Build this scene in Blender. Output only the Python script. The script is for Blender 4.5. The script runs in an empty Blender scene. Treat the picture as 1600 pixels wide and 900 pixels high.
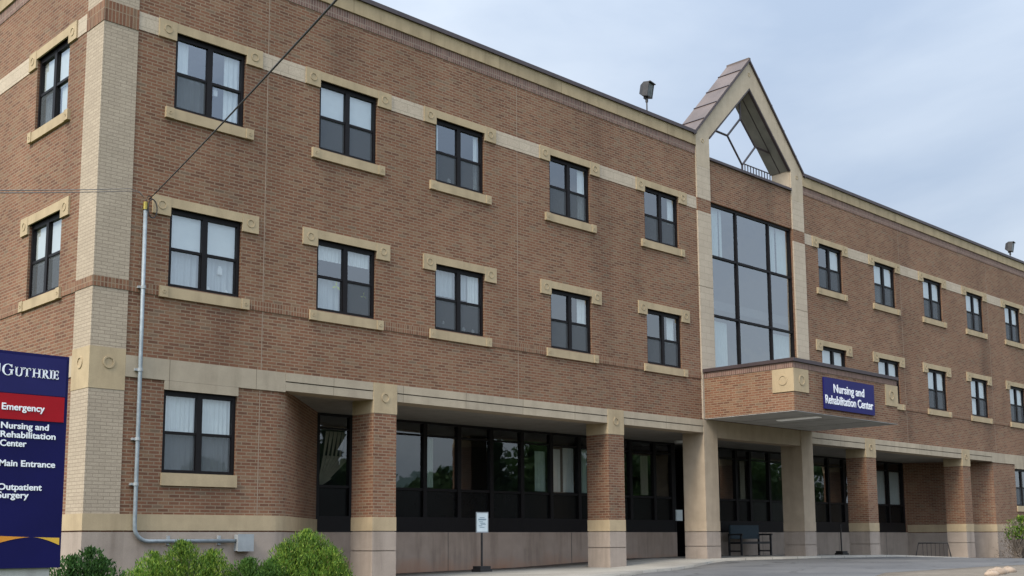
import bpy, math, random
from mathutils import Vector, Matrix

random.seed(7)
SC = bpy.context.scene
COL = SC.collection
R = math.radians

# ------------------------------------------------------------------ camera
CAM_POS = Vector((-9.564, -21.697, 0.868))
yaw, pit, rol = 0.771861, 0.133157, -0.00582
d = Vector((math.sin(yaw) * math.cos(pit), math.cos(yaw) * math.cos(pit), math.sin(pit)))
r0 = Vector((math.cos(yaw), -math.sin(yaw), 0.0))
u0 = r0.cross(d)
rr = r0 * math.cos(rol) + u0 * math.sin(rol)
uu = -r0 * math.sin(rol) + u0 * math.cos(rol)
cd = bpy.data.cameras.new('camera')
cam = bpy.data.objects.new('camera', cd)
COL.objects.link(cam)
m = Matrix((rr, uu, -d)).transposed().to_4x4()
m.translation = CAM_POS
cam.matrix_world = m
cd.sensor_width = 36.0
cd.lens = 36.0 * 1790.27 / 1600.0
cd.shift_y = (602.88 - 450.0) / 1600.0
cd.clip_start = 0.1
cd.clip_end = 3000.0
SC.camera = cam

# ------------------------------------------------------------------ sky, sun, exposure
SUN_DIR = Vector((-0.70, -0.10, 0.72)).normalized()       # towards the sun (behind thin cloud)
w = bpy.data.worlds.new('World')
SC.world = w
w.use_nodes = True
nt = w.node_tree
nt.nodes.clear()
out = nt.nodes.new('ShaderNodeOutputWorld')
bg = nt.nodes.new('ShaderNodeBackground')
sky = nt.nodes.new('ShaderNodeTexSky')
sky.sky_type = 'NISHITA'
sky.sun_disc = False
sky.sun_elevation = math.asin(SUN_DIR.z)
sky.sun_rotation = math.atan2(SUN_DIR.x, SUN_DIR.y)
sky.air_density = 1.0
sky.dust_density = 1.5
sky.ozone_density = 1.0
geo = nt.nodes.new('ShaderNodeTexCoord')
mp = nt.nodes.new('ShaderNodeMapping')
mp.inputs['Scale'].default_value = (1.0, 1.0, 2.6)
n1 = nt.nodes.new('ShaderNodeTexNoise')
n1.inputs['Scale'].default_value = 1.9
n1.inputs['Detail'].default_value = 7.0
n1.inputs['Roughness'].default_value = 0.50
n1.inputs['Distortion'].default_value = 0.35
rmp = nt.nodes.new('ShaderNodeValToRGB')
rmp.color_ramp.elements[0].position = 0.38
rmp.color_ramp.elements[0].color = (2.95, 3.58, 4.55, 1)
rmp.color_ramp.elements[1].position = 0.64
rmp.color_ramp.elements[1].color = (5.05, 5.55, 6.15, 1)
mx = nt.nodes.new('ShaderNodeMix')
mx.data_type = 'RGBA'
mx.inputs[0].default_value = 0.86
nt.links.new(geo.outputs['Generated'], mp.inputs[0])
nt.links.new(mp.outputs[0], n1.inputs['Vector'])
nt.links.new(n1.outputs[0], rmp.inputs[0])
nt.links.new(sky.outputs[0], mx.inputs[6])
nt.links.new(rmp.outputs[0], mx.inputs[7])
# the thin cloud is brighter round the hidden sun (left of and behind the viewer)
dp = nt.nodes.new('ShaderNodeVectorMath')
dp.operation = 'DOT_PRODUCT'
dp.inputs[1].default_value = Vector((-0.55, -0.36, 0.75)).normalized()
nt.links.new(geo.outputs['Generated'], dp.inputs[0])
mr_ = nt.nodes.new('ShaderNodeMapRange')
mr_.interpolation_type = 'SMOOTHSTEP'
mr_.inputs['From Min'].default_value = -0.1
mr_.inputs['From Max'].default_value = 1.0
mr_.inputs['To Min'].default_value = 1.0
mr_.inputs['To Max'].default_value = 2.3
nt.links.new(dp.outputs['Value'], mr_.inputs['Value'])
# overcast sky: the zenith is brighter than the horizon
sx_ = nt.nodes.new('ShaderNodeSeparateXYZ')
nt.links.new(geo.outputs['Generated'], sx_.inputs[0])
ez = nt.nodes.new('ShaderNodeMapRange')
ez.inputs['From Min'].default_value = 0.0
ez.inputs['From Max'].default_value = 1.0
ez.inputs['To Min'].default_value = 0.72
ez.inputs['To Max'].default_value = 1.75
nt.links.new(sx_.outputs[2], ez.inputs['Value'])
mm = nt.nodes.new('ShaderNodeMath')
mm.operation = 'MULTIPLY'
nt.links.new(ez.outputs[0], mm.inputs[0])
nt.links.new(mr_.outputs[0], mm.inputs[1])
vs = nt.nodes.new('ShaderNodeVectorMath')
vs.operation = 'SCALE'
nt.links.new(mx.outputs[2], vs.inputs[0])
nt.links.new(mm.outputs[0], vs.inputs['Scale'])
nt.links.new(vs.outputs[0], bg.inputs['Color'])
bg.inputs['Strength'].default_value = 0.095
nt.links.new(bg.outputs[0], out.inputs['Surface'])

sd = bpy.data.lights.new('sun', 'SUN')
sd.energy = 2.3
sd.angle = R(22)
sd.color = (1.0, 0.93, 0.80)
so = bpy.data.objects.new('sun', sd)
so.rotation_euler = SUN_DIR.to_track_quat('Z', 'Y').to_euler()
so.location = (-30, -20, 40)
COL.objects.link(so)

SC.view_settings.view_transform = 'Standard'
SC.view_settings.look = 'None'
SC.view_settings.exposure = 0.78
SC.view_settings.gamma = 1.0
SC.view_settings.use_curve_mapping = False
try:
    SC.cycles.use_adaptive_sampling = True
    SC.cycles.max_bounces = 8
    SC.cycles.transparent_max_bounces = 12
    SC.cycles.caustics_reflective = False
    SC.cycles.caustics_refractive = False
except Exception:
    pass

# ------------------------------------------------------------------ materials
class NT:
    def __init__(s, name):
        s.m = bpy.data.materials.new(name)
        s.m.use_nodes = True
        s.t = s.m.node_tree
        s.b = s.t.nodes['Principled BSDF']
        s.out = s.t.nodes['Material Output']
    def n(s, typ, **kw):
        nd = s.t.nodes.new(typ)
        for k, v in kw.items():
            setattr(nd, k, v)
        return nd
    def l(s, a, b):
        s.t.links.new(a, b)
    def val(s, nd, **kw):
        for k, v in kw.items():
            nd.inputs[k.replace('_', ' ')].default_value = v
        return nd
    def ramp(s, fac, stops, interp='LINEAR'):
        nd = s.n('ShaderNodeValToRGB')
        cr = nd.color_ramp
        cr.interpolation = interp
        while len(cr.elements) < len(stops):
            cr.elements.new(0.5)
        for e, (p, c) in zip(cr.elements, stops):
            e.position = p
            e.color = (*c, 1) if len(c) == 3 else c
        if fac is not None:
            s.l(fac, nd.inputs[0])
        return nd.outputs[0]
    def mix(s, a, b, fac, mode='MIX'):
        nd = s.n('ShaderNodeMix', data_type='RGBA', blend_type=mode)
        for sock, v in ((nd.inputs[0], fac), (nd.inputs[6], a), (nd.inputs[7], b)):
            if hasattr(v, 'is_output'):
                s.l(v, sock)
            elif isinstance(v, (int, float)):
                sock.default_value = v
            else:
                sock.default_value = (*v, 1)
        return nd.outputs[2]
    def noise(s, scale, detail=4, rough=0.55, vec=None, dist=0.0):
        nd = s.n('ShaderNodeTexNoise')
        s.val(nd, Scale=scale, Detail=detail, Roughness=rough, Distortion=dist)
        if vec is None:
            vec = s.pos()
        s.l(vec, nd.inputs['Vector'])
        return nd.outputs[0]
    def pos(s):
        if not hasattr(s, '_pos'):
            s._pos = s.n('ShaderNodeNewGeometry').outputs['Position']
        return s._pos
    def scaled(s, vec, sc):
        nd = s.n('ShaderNodeMapping')
        nd.inputs['Scale'].default_value = sc
        s.l(vec, nd.inputs[0])
        return nd.outputs[0]
    def bump(s, h, strength=0.3, dist=0.01):
        nd = s.n('ShaderNodeBump')
        s.val(nd, Strength=strength, Distance=dist)
        s.l(h, nd.inputs['Height'])
        s.l(nd.outputs[0], s.b.inputs['Normal'])

MAT = {}
def plain(name, col, rough=0.6, metal=0.0, var=0.12, nscale=6.0, spec=0.5, bump=0.0, coat=None):
    t = NT(name)
    f = t.noise(nscale, 5)
    lo = tuple(c * (1 - var) for c in col)
    hi = tuple(min(1, c * (1 + var)) for c in col)
    t.l(t.ramp(f, [(0.3, lo), (0.7, hi)]), t.b.inputs['Base Color'])
    t.val(t.b, Roughness=rough, Metallic=metal)
    t.b.inputs['Specular IOR Level'].default_value = spec
    if bump:
        t.bump(t.noise(nscale * 8, 4), bump, 0.01)
    MAT[name] = t.m
    return t

def brick(name, stops, mortar, bw=0.236, bh=0.0728, mw=0.0125, swap=False, offset=0.5, streak=0.0, macro=0.10, bump=0.5):
    t = NT(name)
    uv = t.n('ShaderNodeUVMap').outputs[0]
    if swap:
        sep = t.n('ShaderNodeSeparateXYZ')
        t.l(uv, sep.inputs[0])
        cmb = t.n('ShaderNodeCombineXYZ')
        t.l(sep.outputs[1], cmb.inputs[0])
        t.l(sep.outputs[0], cmb.inputs[1])
        uv = cmb.outputs[0]
    b = t.n('ShaderNodeTexBrick', offset=offset, offset_frequency=2, squash=1.0)
    t.val(b, Scale=1.0)
    b.inputs['Color1'].default_value = (0, 0, 0, 1)
    b.inputs['Color2'].default_value = (1, 1, 1, 1)
    b.inputs['Mortar'].default_value = (0.5, 0.5, 0.5, 1)
    b.inputs['Mortar Size'].default_value = mw
    b.inputs['Mortar Smooth'].default_value = 0.15
    b.inputs['Bias'].default_value = 0.0
    b.inputs['Brick Width'].default_value = bw
    b.inputs['Row Height'].default_value = bh
    t.l(uv, b.inputs['Vector'])
    c = t.ramp(b.outputs['Color'], stops)
    fine = t.ramp(t.noise(38, 4, 0.6), [(0.25, (0.80,) * 3), (0.75, (1.18,) * 3)])
    c = t.mix(c, fine, 1.0, 'MULTIPLY')
    mcol = t.mix(mortar, tuple(x * 0.75 for x in mortar), t.noise(3.0, 4))
    c = t.mix(c, mcol, b.outputs['Fac'])
    big = t.ramp(t.noise(0.45, 6, 0.6), [(0.30, (1 - macro, 1 - macro * 1.02, 1 - macro * 1.05)), (0.70, (1 + macro,) * 3)])
    c = t.mix(c, big, 1.0, 'MULTIPLY')
    if streak:
        v = t.scaled(t.pos(), (0.55, 0.55, 0.045))
        st = t.ramp(t.noise(1.0, 5, 0.6, v), [(0.52, (1, 1, 1)), (0.70, (1 - streak, 1 - streak, 1 - streak * 0.95))])
        c = t.mix(c, st, 1.0, 'MULTIPLY')
    t.l(c, t.b.inputs['Base Color'])
    t.val(t.b, Roughness=0.86)
    t.b.inputs['Specular IOR Level'].default_value = 0.25
    if bump:
        inv = t.n('ShaderNodeMath', operation='SUBTRACT')
        inv.inputs[0].default_value = 1.0
        t.l(b.outputs['Fac'], inv.inputs[1])
        t.bump(inv.outputs[0], bump, 0.006)
    MAT[name] = t.m
    return t

BRK = [(0.0, (0.122, 0.057, 0.034)), (0.25, (0.158, 0.071, 0.041)), (0.5, (0.184, 0.082, 0.046)),
       (0.75, (0.192, 0.095, 0.054)), (0.92, (0.198, 0.113, 0.066)), (1.0, (0.150, 0.096, 0.062))]
MORT = (0.270, 0.192, 0.127)
brick('brick', BRK, MORT, streak=0.24, macro=0.13, mw=0.011)
brick('course_brick', BRK, MORT, swap=True, offset=0.0, bw=0.30, bh=0.0728, mw=0.010)
brick('soldier_brick', [(0.0, (0.115, 0.066, 0.056)), (0.5, (0.165, 0.092, 0.074)), (1.0, (0.205, 0.118, 0.092))], (0.27, 0.20, 0.155), swap=True, offset=0.0, bw=0.32, bh=0.0728)
brick('buff_brick', [(0.0, (0.342, 0.274, 0.202)), (0.5, (0.362, 0.291, 0.215)), (1.0, (0.385, 0.310, 0.229))], (0.290, 0.230, 0.166), macro=0.09, mw=0.007, streak=0.12)
brick('pale_block', [(0.0, (0.415, 0.336, 0.252)), (1.0, (0.448, 0.366, 0.275))], (0.33, 0.275, 0.20), bw=0.44, bh=0.218, macro=0.07, mw=0.005, streak=0.12)

def stone(name, col, stain=0.18, joint=0.0, rough=0.85, rust=0.0):
    t = NT(name)
    c = t.ramp(t.noise(2.2, 6, 0.6), [(0.25, tuple(x * 0.86 for x in col)), (0.75, tuple(x * 1.10 for x in col))])
    sp = t.ramp(t.noise(90, 2, 0.5), [(0.3, (0.90,) * 3), (0.7, (1.07,) * 3)])
    c = t.mix(c, sp, 1.0, 'MULTIPLY')
    v = t.scaled(t.pos(), (2.6, 2.6, 0.30))
    st = t.ramp(t.noise(1.0, 6, 0.65, v), [(0.48, (1, 1, 1)), (0.75, (1 - stain, 1 - stain * 1.05, 1 - stain * 1.1))])
    c = t.mix(c, st, 1.0, 'MULTIPLY')
    if joint:
        b = t.n('ShaderNodeTexBrick', offset=0.0, offset_frequency=2, squash=1.0)
        t.val(b, Scale=1.0)
        b.inputs['Color1'].default_value = (0.90, 0.90, 0.90, 1)
        b.inputs['Color2'].default_value = (1.08, 1.07, 1.05, 1)
        b.inputs['Mortar'].default_value = (0.55, 0.53, 0.50, 1)
        b.inputs['Mortar Size'].default_value = 0.010
        b.inputs['Mortar Smooth'].default_value = 0.2
        b.inputs['Brick Width'].default_value = joint
        b.inputs['Row Height'].default_value = 60.0
        mpn = t.n('ShaderNodeMapping')
        mpn.inputs['Location'].default_value = (0.37, 20.0, 0)
        t.l(t.n('ShaderNodeUVMap').outputs[0], mpn.inputs[0])
        t.l(mpn.outputs[0], b.inputs['Vector'])
        c = t.mix(c, b.outputs['Color'], 1.0, 'MULTIPLY')
    if rust:
        # iron-stained splash zone with its own ragged outline
        sp3 = t.n('ShaderNodeSeparateXYZ')
        t.l(t.pos(), sp3.inputs[0])
        ma = t.n('ShaderNodeMath', operation='MULTIPLY_ADD')
        t.l(sp3.outputs[2], ma.inputs[0])
        ma.inputs[1].default_value = -0.75
        t.l(t.noise(1.1, 6, 0.7), ma.inputs[2])
        c = t.mix(c, (0.33, 0.165, 0.095), t.ramp(ma.outputs[0], [(0.20, (0, 0, 0)), (0.62, (rust, rust, rust))]))
    t.l(c, t.b.inputs['Base Color'])
    t.val(t.b, Roughness=rough)
    t.b.inputs['Specular IOR Level'].default_value = 0.25
    t.bump(t.noise(60, 4), 0.12, 0.01)
    MAT[name] = t.m
    return t
stone('tan_stone', (0.395, 0.302, 0.186), stain=0.20)
stone('cornice_stone', (0.37, 0.282, 0.172), stain=0.34, joint=2.45)
stone('beam_stone', (0.378, 0.310, 0.226), stain=0.20, joint=2.05)
stone('column_stone', (0.385, 0.300, 0.212), stain=0.20)
stone('gable_stone', (0.435, 0.352, 0.255), stain=0.16)
stone('plinth_concrete', (0.325, 0.263, 0.214), stain=0.28)
stone('rust_concrete', (0.375, 0.285, 0.225), stain=0.36, rust=0.75)
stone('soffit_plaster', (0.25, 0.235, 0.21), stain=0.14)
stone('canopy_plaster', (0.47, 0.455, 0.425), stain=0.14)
stone('sign_base_concrete', (0.42, 0.40, 0.37), stain=0.2)
stone('rock', (0.30, 0.225, 0.165), stain=0.45)
brick('sidewalk_concrete', [(0.0, (0.245, 0.222, 0.19)), (1.0, (0.285, 0.262, 0.225))], (0.10, 0.09, 0.075), bw=1.5, bh=1.5, mw=0.015, offset=0.0, macro=0.22, bump=0.2)
plain('coping_metal', (0.048, 0.033, 0.034), 0.5, 0.0, 0.15, 1.5)
plain('roof_metal', (0.105, 0.076, 0.064), 0.55, 0.05, 0.22, 1.2)
plain('gable_lining', (0.20, 0.19, 0.16), 0.6, 0.0, 0.2, 2.0)
plain('black_frame', (0.0075, 0.006, 0.0065), 0.5, 0.0, 0.15, 5, spec=0.18)
plain('spandrel', (0.006, 0.006, 0.006), 0.25, 0.0, 0.1, 3, spec=0.16)
plain('interior', (0.075, 0.072, 0.07), 0.9, 0, 0.15, 1.0)
plain('joint_sealant', (0.26, 0.19, 0.135), 0.8, 0, 0.1, 3)
plain('groove_dark', (0.10, 0.085, 0.07), 0.9)
plain('galvanised', (0.215, 0.245, 0.262), 0.55, 0.2, 0.18, 9)
plain('box_grey', (0.30, 0.315, 0.32), 0.5, 0.15, 0.1, 6)
plain('brass', (0.30, 0.235, 0.05), 0.35, 0.6, 0.1, 20)
plain('cable_black', (0.012, 0.011, 0.012), 0.6)
plain('cable_grey', (0.16, 0.14, 0.125), 0.6)
plain('lamp_bronze', (0.040, 0.036, 0.034), 0.45, 0.3, 0.25, 8)
plain('lamp_lens', (0.085, 0.095, 0.09), 0.3, 0.0, 0.5, 9, spec=0.4)
plain('sign_navy', (0.0065, 0.006, 0.058), 0.38, 0, 0.10, 1.2, spec=0.15)
plain('sign_navy_pale', (0.016, 0.015, 0.085), 0.38, 0, 0.10, 1.2, spec=0.15)
plain('sign_red', (0.31, 0.007, 0.013), 0.38, 0, 0.08, 1.2, spec=0.15)
plain('sign_orange', (0.56, 0.215, 0.018), 0.4, 0, 0.12, 3)
plain('sign_yellow', (0.58, 0.335, 0.035), 0.4, 0, 0.10, 3)
plain('letter_white', (0.78, 0.78, 0.80), 0.5, 0, 0.03, 5)
plain('canopy_navy', (0.015, 0.014, 0.10), 0.4, 0, 0.08, 1.5, spec=0.15)
plain('bench_dark', (0.020, 0.018, 0.018), 0.55, 0, 0.2, 8)
plain('bench_teal', (0.020, 0.036, 0.047), 0.75, 0, 0.15, 10)
lt = plain('light_diffuser', (0.85, 0.85, 0.82), 0.5)
lt.b.inputs['Emission Color'].default_value = (1.0, 0.98, 0.92, 1)
lt.b.inputs['Emission Strength'].default_value = 0.06
plain('notice_white', (0.66, 0.72, 0.72), 0.35, 0, 0.06, 4)
plain('notice_blue', (0.16, 0.25, 0.30), 0.5, 0, 0.1, 10)
plain('decal_green', (0.50, 0.56, 0.10), 0.6, 0, 0.2, 20)
plain('ornament_white', (0.62, 0.62, 0.60), 0.6, 0, 0.1, 20)
plain('bark', (0.075, 0.055, 0.042), 0.9, 0, 0.3, 14)
plain('twig', (0.17, 0.135, 0.105), 0.9, 0, 0.3, 14)
plain('hill_green', (0.035, 0.060, 0.050), 0.95, 0, 0.35, 0.03)

def fabric(name, col, trans=0.35):
    t = NT(name)
    t.l(t.ramp(t.noise(5, 3), [(0.3, tuple(c * 0.93 for c in col)), (0.7, col)]), t.b.inputs['Base Color'])
    t.val(t.b, Roughness=0.9)
    t.b.inputs['Specular IOR Level'].default_value = 0.1
    MAT[name] = t.m
fabric('curtain_white', (0.66, 0.68, 0.66))
fabric('curtain_sheer', (0.44, 0.465, 0.47))
fabric('curtain_green', (0.50, 0.58, 0.52))
fabric('curtain_tan', (0.40, 0.36, 0.28))

def glass(name, f0, tint, rough=0.015, wav=0.010):
    t = NT(name)
    t.t.nodes.remove(t.b)
    lw = t.n('ShaderNodeLayerWeight')
    lw.inputs['Blend'].default_value = 0.5
    pw = t.n('ShaderNodeMath', operation='POWER')
    t.l(lw.outputs['Facing'], pw.inputs[0])
    pw.inputs[1].default_value = 4.0
    ma = t.n('ShaderNodeMath', operation='MULTIPLY_ADD')
    t.l(pw.outputs[0], ma.inputs[0])
    ma.inputs[1].default_value = 1 - f0
    ma.inputs[2].default_value = f0
    gl = t.n('ShaderNodeBsdfGlossy')
    gl.inputs['Color'].default_value = (0.93, 0.97, 1.0, 1)
    gl.inputs['Roughness'].default_value = rough
    bp = t.n('ShaderNodeBump')
    t.val(bp, Strength=0.25, Distance=wav)
    t.l(t.noise(1.3, 2), bp.inputs['Height'])
    t.l(bp.outputs[0], gl.inputs['Normal'])
    tr = t.n('ShaderNodeBsdfTransparent')
    tr.inputs['Color'].default_value = (*tint, 1)
    mxs = t.n('ShaderNodeMixShader')
    t.l(ma.outputs[0], mxs.inputs[0])
    t.l(tr.outputs[0], mxs.inputs[1])
    t.l(gl.outputs[0], mxs.inputs[2])
    t.l(mxs.outputs[0], t.out.inputs['Surface'])
    MAT[name] = t.m
glass('window_glass', 0.24, (0.86, 0.90, 0.91))
glass('curtain_wall_glass', 0.33, (0.72, 0.80, 0.80), wav=0.05)
glass('storefront_glass', 0.145, (0.74, 0.78, 0.78))

def screen_mat():
    t = NT('insect_screen')
    t.t.nodes.remove(t.b)
    df = t.n('ShaderNodeBsdfDiffuse')
    df.inputs['Color'].default_value = (0.105, 0.112, 0.118, 1)
    tr = t.n('ShaderNodeBsdfTransparent')
    mxs = t.n('ShaderNodeMixShader')
    mxs.inputs[0].default_value = 0.52
    t.l(tr.outputs[0], mxs.inputs[1])
    t.l(df.outputs[0], mxs.inputs[2])
    t.l(mxs.outputs[0], t.out.inputs['Surface'])
    MAT['insect_screen'] = t.m
screen_mat()

def leaf(name, stops):
    t = NT(name)
    rnd = t.n('ShaderNodeNewGeometry').outputs['Random Per Island']
    c = t.ramp(rnd, stops)
    c = t.mix(c, t.ramp(t.noise(1.6, 4), [(0.3, (0.72,) * 3), (0.7, (1.2,) * 3)]), 1.0, 'MULTIPLY')
    t.l(c, t.b.inputs['Base Color'])
    t.val(t.b, Roughness=0.6)
    t.b.inputs['Specular IOR Level'].default_value = 0.25
    tl = t.n('ShaderNodeBsdfTranslucent')
    t.l(c, tl.inputs['Color'])
    mxs = t.n('ShaderNodeMixShader')
    mxs.inputs[0].default_value = 0.3
    t.l(t.b.outputs[0], mxs.inputs[1])
    t.l(tl.outputs[0], mxs.inputs[2])
    t.l(mxs.outputs[0], t.out.inputs['Surface'])
    MAT[name] = t.m
leaf('leaf_bright', [(0, (0.045, 0.105, 0.014)), (0.45, (0.095, 0.185, 0.022)), (0.8, (0.18, 0.27, 0.034)), (0.96, (0.26, 0.33, 0.05)), (1, (0.20, 0.16, 0.07))])
leaf('leaf_mid', [(0, (0.030, 0.080, 0.014)), (0.5, (0.060, 0.135, 0.020)), (1, (0.11, 0.19, 0.03))])
leaf('leaf_dark', [(0, (0.018, 0.052, 0.012)), (0.5, (0.030, 0.085, 0.016)), (1, (0.055, 0.125, 0.022))])
leaf('leaf_conifer', [(0, (0.012, 0.028, 0.014)), (1, (0.030, 0.055, 0.024))])
leaf('leaf_broad', [(0, (0.020, 0.045, 0.014)), (1, (0.055, 0.10, 0.028))])

def asphalt():
    t = NT('asphalt')
    c = t.ramp(t.noise(0.35, 6, 0.65), [(0.3, (0.066, 0.065, 0.066)), (0.5, (0.092, 0.090, 0.089)), (0.72, (0.125, 0.120, 0.114))])
    g = t.ramp(t.noise(55, 3, 0.7), [(0.3, (0.72,) * 3), (0.7, (1.22,) * 3)])
    c = t.mix(c, g, 1.0, 'MULTIPLY')
    vo = t.n('ShaderNodeTexVoronoi', feature='DISTANCE_TO_EDGE')
    t.val(vo, Scale=0.28)
    wob = t.n('ShaderNodeVectorMath', operation='ADD')
    nz = t.n('ShaderNodeTexNoise')
    t.val(nz, Scale=1.5, Detail=4)
    t.l(t.pos(), nz.inputs['Vector'])
    t.l(t.pos(), wob.inputs[0])
    t.l(nz.outputs['Color'], wob.inputs[1])
    t.l(wob.outputs[0], vo.inputs['Vector'])
    c = t.mix(c, t.ramp(vo.outputs['Distance'], [(0.004, (0.35,) * 3), (0.012, (1, 1, 1))]), 1.0, 'MULTIPLY')
    t.l(c, t.b.inputs['Base Color'])
    t.val(t.b, Roughness=0.62)
    t.bump(t.noise(70, 3), 0.3, 0.01)
    MAT['asphalt'] = t.m
asphalt()
def soil(name, a, b, sc=3.0):
    t = NT(name)
    c = t.ramp(t.noise(sc, 7, 0.65), [(0.3, a), (0.7, b)])
    t.l(c, t.b.inputs['Base Color'])
    t.val(t.b, Roughness=0.95)
    t.bump(t.noise(25, 5), 0.6, 0.03)
    MAT[name] = t.m
soil('grass_ground', (0.045, 0.07, 0.022), (0.095, 0.11, 0.045), 1.0)
soil('mulch', (0.055, 0.038, 0.028), (0.115, 0.085, 0.062), 6.0)
soil('dirt', (0.10, 0.08, 0.06), (0.17, 0.14, 0.105), 3.0)

# ------------------------------------------------------------------ mesh builder
WLOC = {}
class MB:
    def __init__(s):
        s.v, s.f, s.uv, s.idx = [], [], [], {}
    def vid(s, p):
        k = (round(p[0], 4), round(p[1], 4), round(p[2], 4))
        if k not in s.idx:
            s.idx[k] = len(s.v)
            s.v.append(k)
        return s.idx[k]
    def face(s, pts, uvs=None, n=None):
        P = [Vector(p) for p in pts]
        if uvs is None:
            nn = Vector((0, 0, 0))
            for i in range(len(P)):
                nn += P[i].cross(P[(i + 1) % len(P)])
            if nn.length > 1e-12:
                nn.normalize()
            if abs(nn.z) > 0.75:
                uvs = [(p.x, p.y) for p in P]
            else:
                tx = Vector((-nn.y, nn.x, 0))
                if tx.length < 1e-6:
                    tx = Vector((1, 0, 0))
                tx.normalize()
                uvs = [(p.dot(tx), p.z) for p in P]
        ids = [s.vid(p) for p in P]
        clean, cu = [], []
        for i, q in zip(ids, uvs):
            if i not in clean:
                clean.append(i)
                cu.append(q)
        if len(clean) >= 3:
            s.f.append(clean)
            s.uv.append(cu)
    def box(s, x0, x1, y0, y1, z0, z1, M=None):
        M = M or (lambda p: p)
        c = [M((x, y, z)) for z in (z0, z1) for y in (y0, y1) for x in (x0, x1)]
        for q in ((0, 2, 3, 1), (4, 5, 7, 6), (0, 1, 5, 4), (2, 6, 7, 3), (0, 4, 6, 2), (1, 3, 7, 5)):
            s.face([c[i] for i in q])
        return s
    def prism_y(s, poly, y0, y1):
        """poly: (x, z) outline seen from -y, counter-clockwise; extruded y0..y1"""
        s.face([(x, y0, z) for x, z in poly])
        s.face([(x, y1, z) for x, z in reversed(poly)])
        for i in range(len(poly)):
            a, b = poly[i], poly[(i + 1) % len(poly)]
            s.face([(b[0], y0, b[1]), (a[0], y0, a[1]), (a[0], y1, a[1]), (b[0], y1, b[1])])
        return s
    def ring(s, c, r0, r1, ax, off, n=16, M=None):
        """flat raised ring: centre c in facade coordinates (u, z), front at depth -off"""
        M = M or (lambda p: p)
        u, z = c
        for i in range(n):
            a, b = 2 * math.pi * i / n, 2 * math.pi * (i + 1) / n
            P = lambda r, t, dd: M((u + r * math.cos(t), dd, z + r * math.sin(t)))
            s.face([P(r0, a, -off), P(r1, a, -off), P(r1, b, -off), P(r0, b, -off)])
            s.face([P(r1, a, -off), P(r1, a, ax), P(r1, b, ax), P(r1, b, -off)])
            s.face([P(r0, b, -off), P(r0, b, ax), P(r0, a, ax), P(r0, a, -off)])
        return s
    def tube(s, path, r, n=8, cap=True):
        path = [Vector(p) for p in path]
        rings = []
        for i, p in enumerate(path):
            a = path[max(0, i - 1)]
            b = path[min(len(path) - 1, i + 1)]
            t = (b - a).normalized()
            up = Vector((0, 0, 1)) if abs(t.z) < 0.9 else Vector((1, 0, 0))
            e1 = t.cross(up).normalized()
            e2 = e1.cross(t)
            rad = r[i] if isinstance(r, (list, tuple)) else r
            rings.append([p + (e1 * math.cos(2 * math.pi * k / n) + e2 * math.sin(2 * math.pi * k / n)) * rad for k in range(n)])
        for A, B in zip(rings, rings[1:]):
            for k in range(n):
                s.face([A[k], A[(k + 1) % n], B[(k + 1) % n], B[k]])
        if cap:
            s.face(list(reversed(rings[0])))
            s.face(rings[-1])
        return s
    def ribbon(s, path, z0, z1, off, inner=0.0, caps=True):
        """band along a plan polyline, outward = right of travel; z0/z1 may be callables of (x, y)"""
        pts = [Vector((p[0], p[1])) for p in path]
        def offs(o):
            res = []
            for i, p in enumerate(pts):
                ns = []
                if i > 0:
                    t = (pts[i] - pts[i - 1]).normalized(); ns.append(Vector((t.y, -t.x)))
                if i < len(pts) - 1:
                    t = (pts[i + 1] - pts[i]).normalized(); ns.append(Vector((t.y, -t.x)))
                nn = ns[0] if len(ns) == 1 else (ns[0] + ns[1]).normalized()
                k = 1.0 / max(0.3, nn.dot(ns[0]))
                res.append(p + nn * o * k)
            return res
        A, B = offs(off), offs(inner)
        fz = lambda z, p: z(p.x, p.y) if callable(z) else z
        L = 0.0
        # keep u equal to x on facade-parallel paths
        if abs(pts[0].y - pts[-1].y) < 1e-6 and len(pts) == 2:
            L = pts[0].x
        for i in range(len(pts) - 1):
            l1 = L + (pts[i + 1] - pts[i]).length
            a, b, c, e = A[i], A[i + 1], B[i], B[i + 1]
            za0, zb0 = fz(z0, pts[i]), fz(z0, pts[i + 1])
            za1, zb1 = fz(z1, pts[i]), fz(z1, pts[i + 1])
            s.face([(a.x, a.y, za0), (b.x, b.y, zb0), (b.x, b.y, zb1), (a.x, a.y, za1)], [(L, za0), (l1, zb0), (l1, zb1), (L, za1)])
            if abs(off - inner) > 1e-6:
                s.face([(a.x, a.y, za1), (b.x, b.y, zb1), (e.x, e.y, zb1), (c.x, c.y, za1)])
                s.face([(c.x, c.y, za0), (e.x, e.y, zb0), (b.x, b.y, zb0), (a.x, a.y, za0)])
                if caps and i == 0:
                    s.face([(c.x, c.y, za0), (a.x, a.y, za0), (a.x, a.y, za1), (c.x, c.y, za1)])
                if caps and i == len(pts) - 2:
                    s.face([(b.x, b.y, zb0), (e.x, e.y, zb0), (e.x, e.y, zb1), (b.x, b.y, zb1)])
            L = l1
        return s
    def build(s, name, mat, parent=None, smooth=False, kind=None, label=None):
        me = bpy.data.meshes.new(name)
        xs = [p[0] for p in s.v]; ys = [p[1] for p in s.v]; zs = [p[2] for p in s.v]
        org = Vector(((min(xs) + max(xs)) / 2, (min(ys) + max(ys)) / 2, min(zs)))
        me.from_pydata([tuple(Vector(p) - org) for p in s.v], [], s.f)
        ul = me.uv_layers.new(name='UVMap')
        li = 0
        for poly, uvs in zip(s.f, s.uv):
            for q in uvs:
                ul.data[li].uv = q
                li += 1
        me.materials.append(MAT[mat])
        if smooth:
            for p in me.polygons:
                p.use_smooth = True
        me.validate()
        o = bpy.data.objects.new(name, me)
        COL.objects.link(o)
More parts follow.
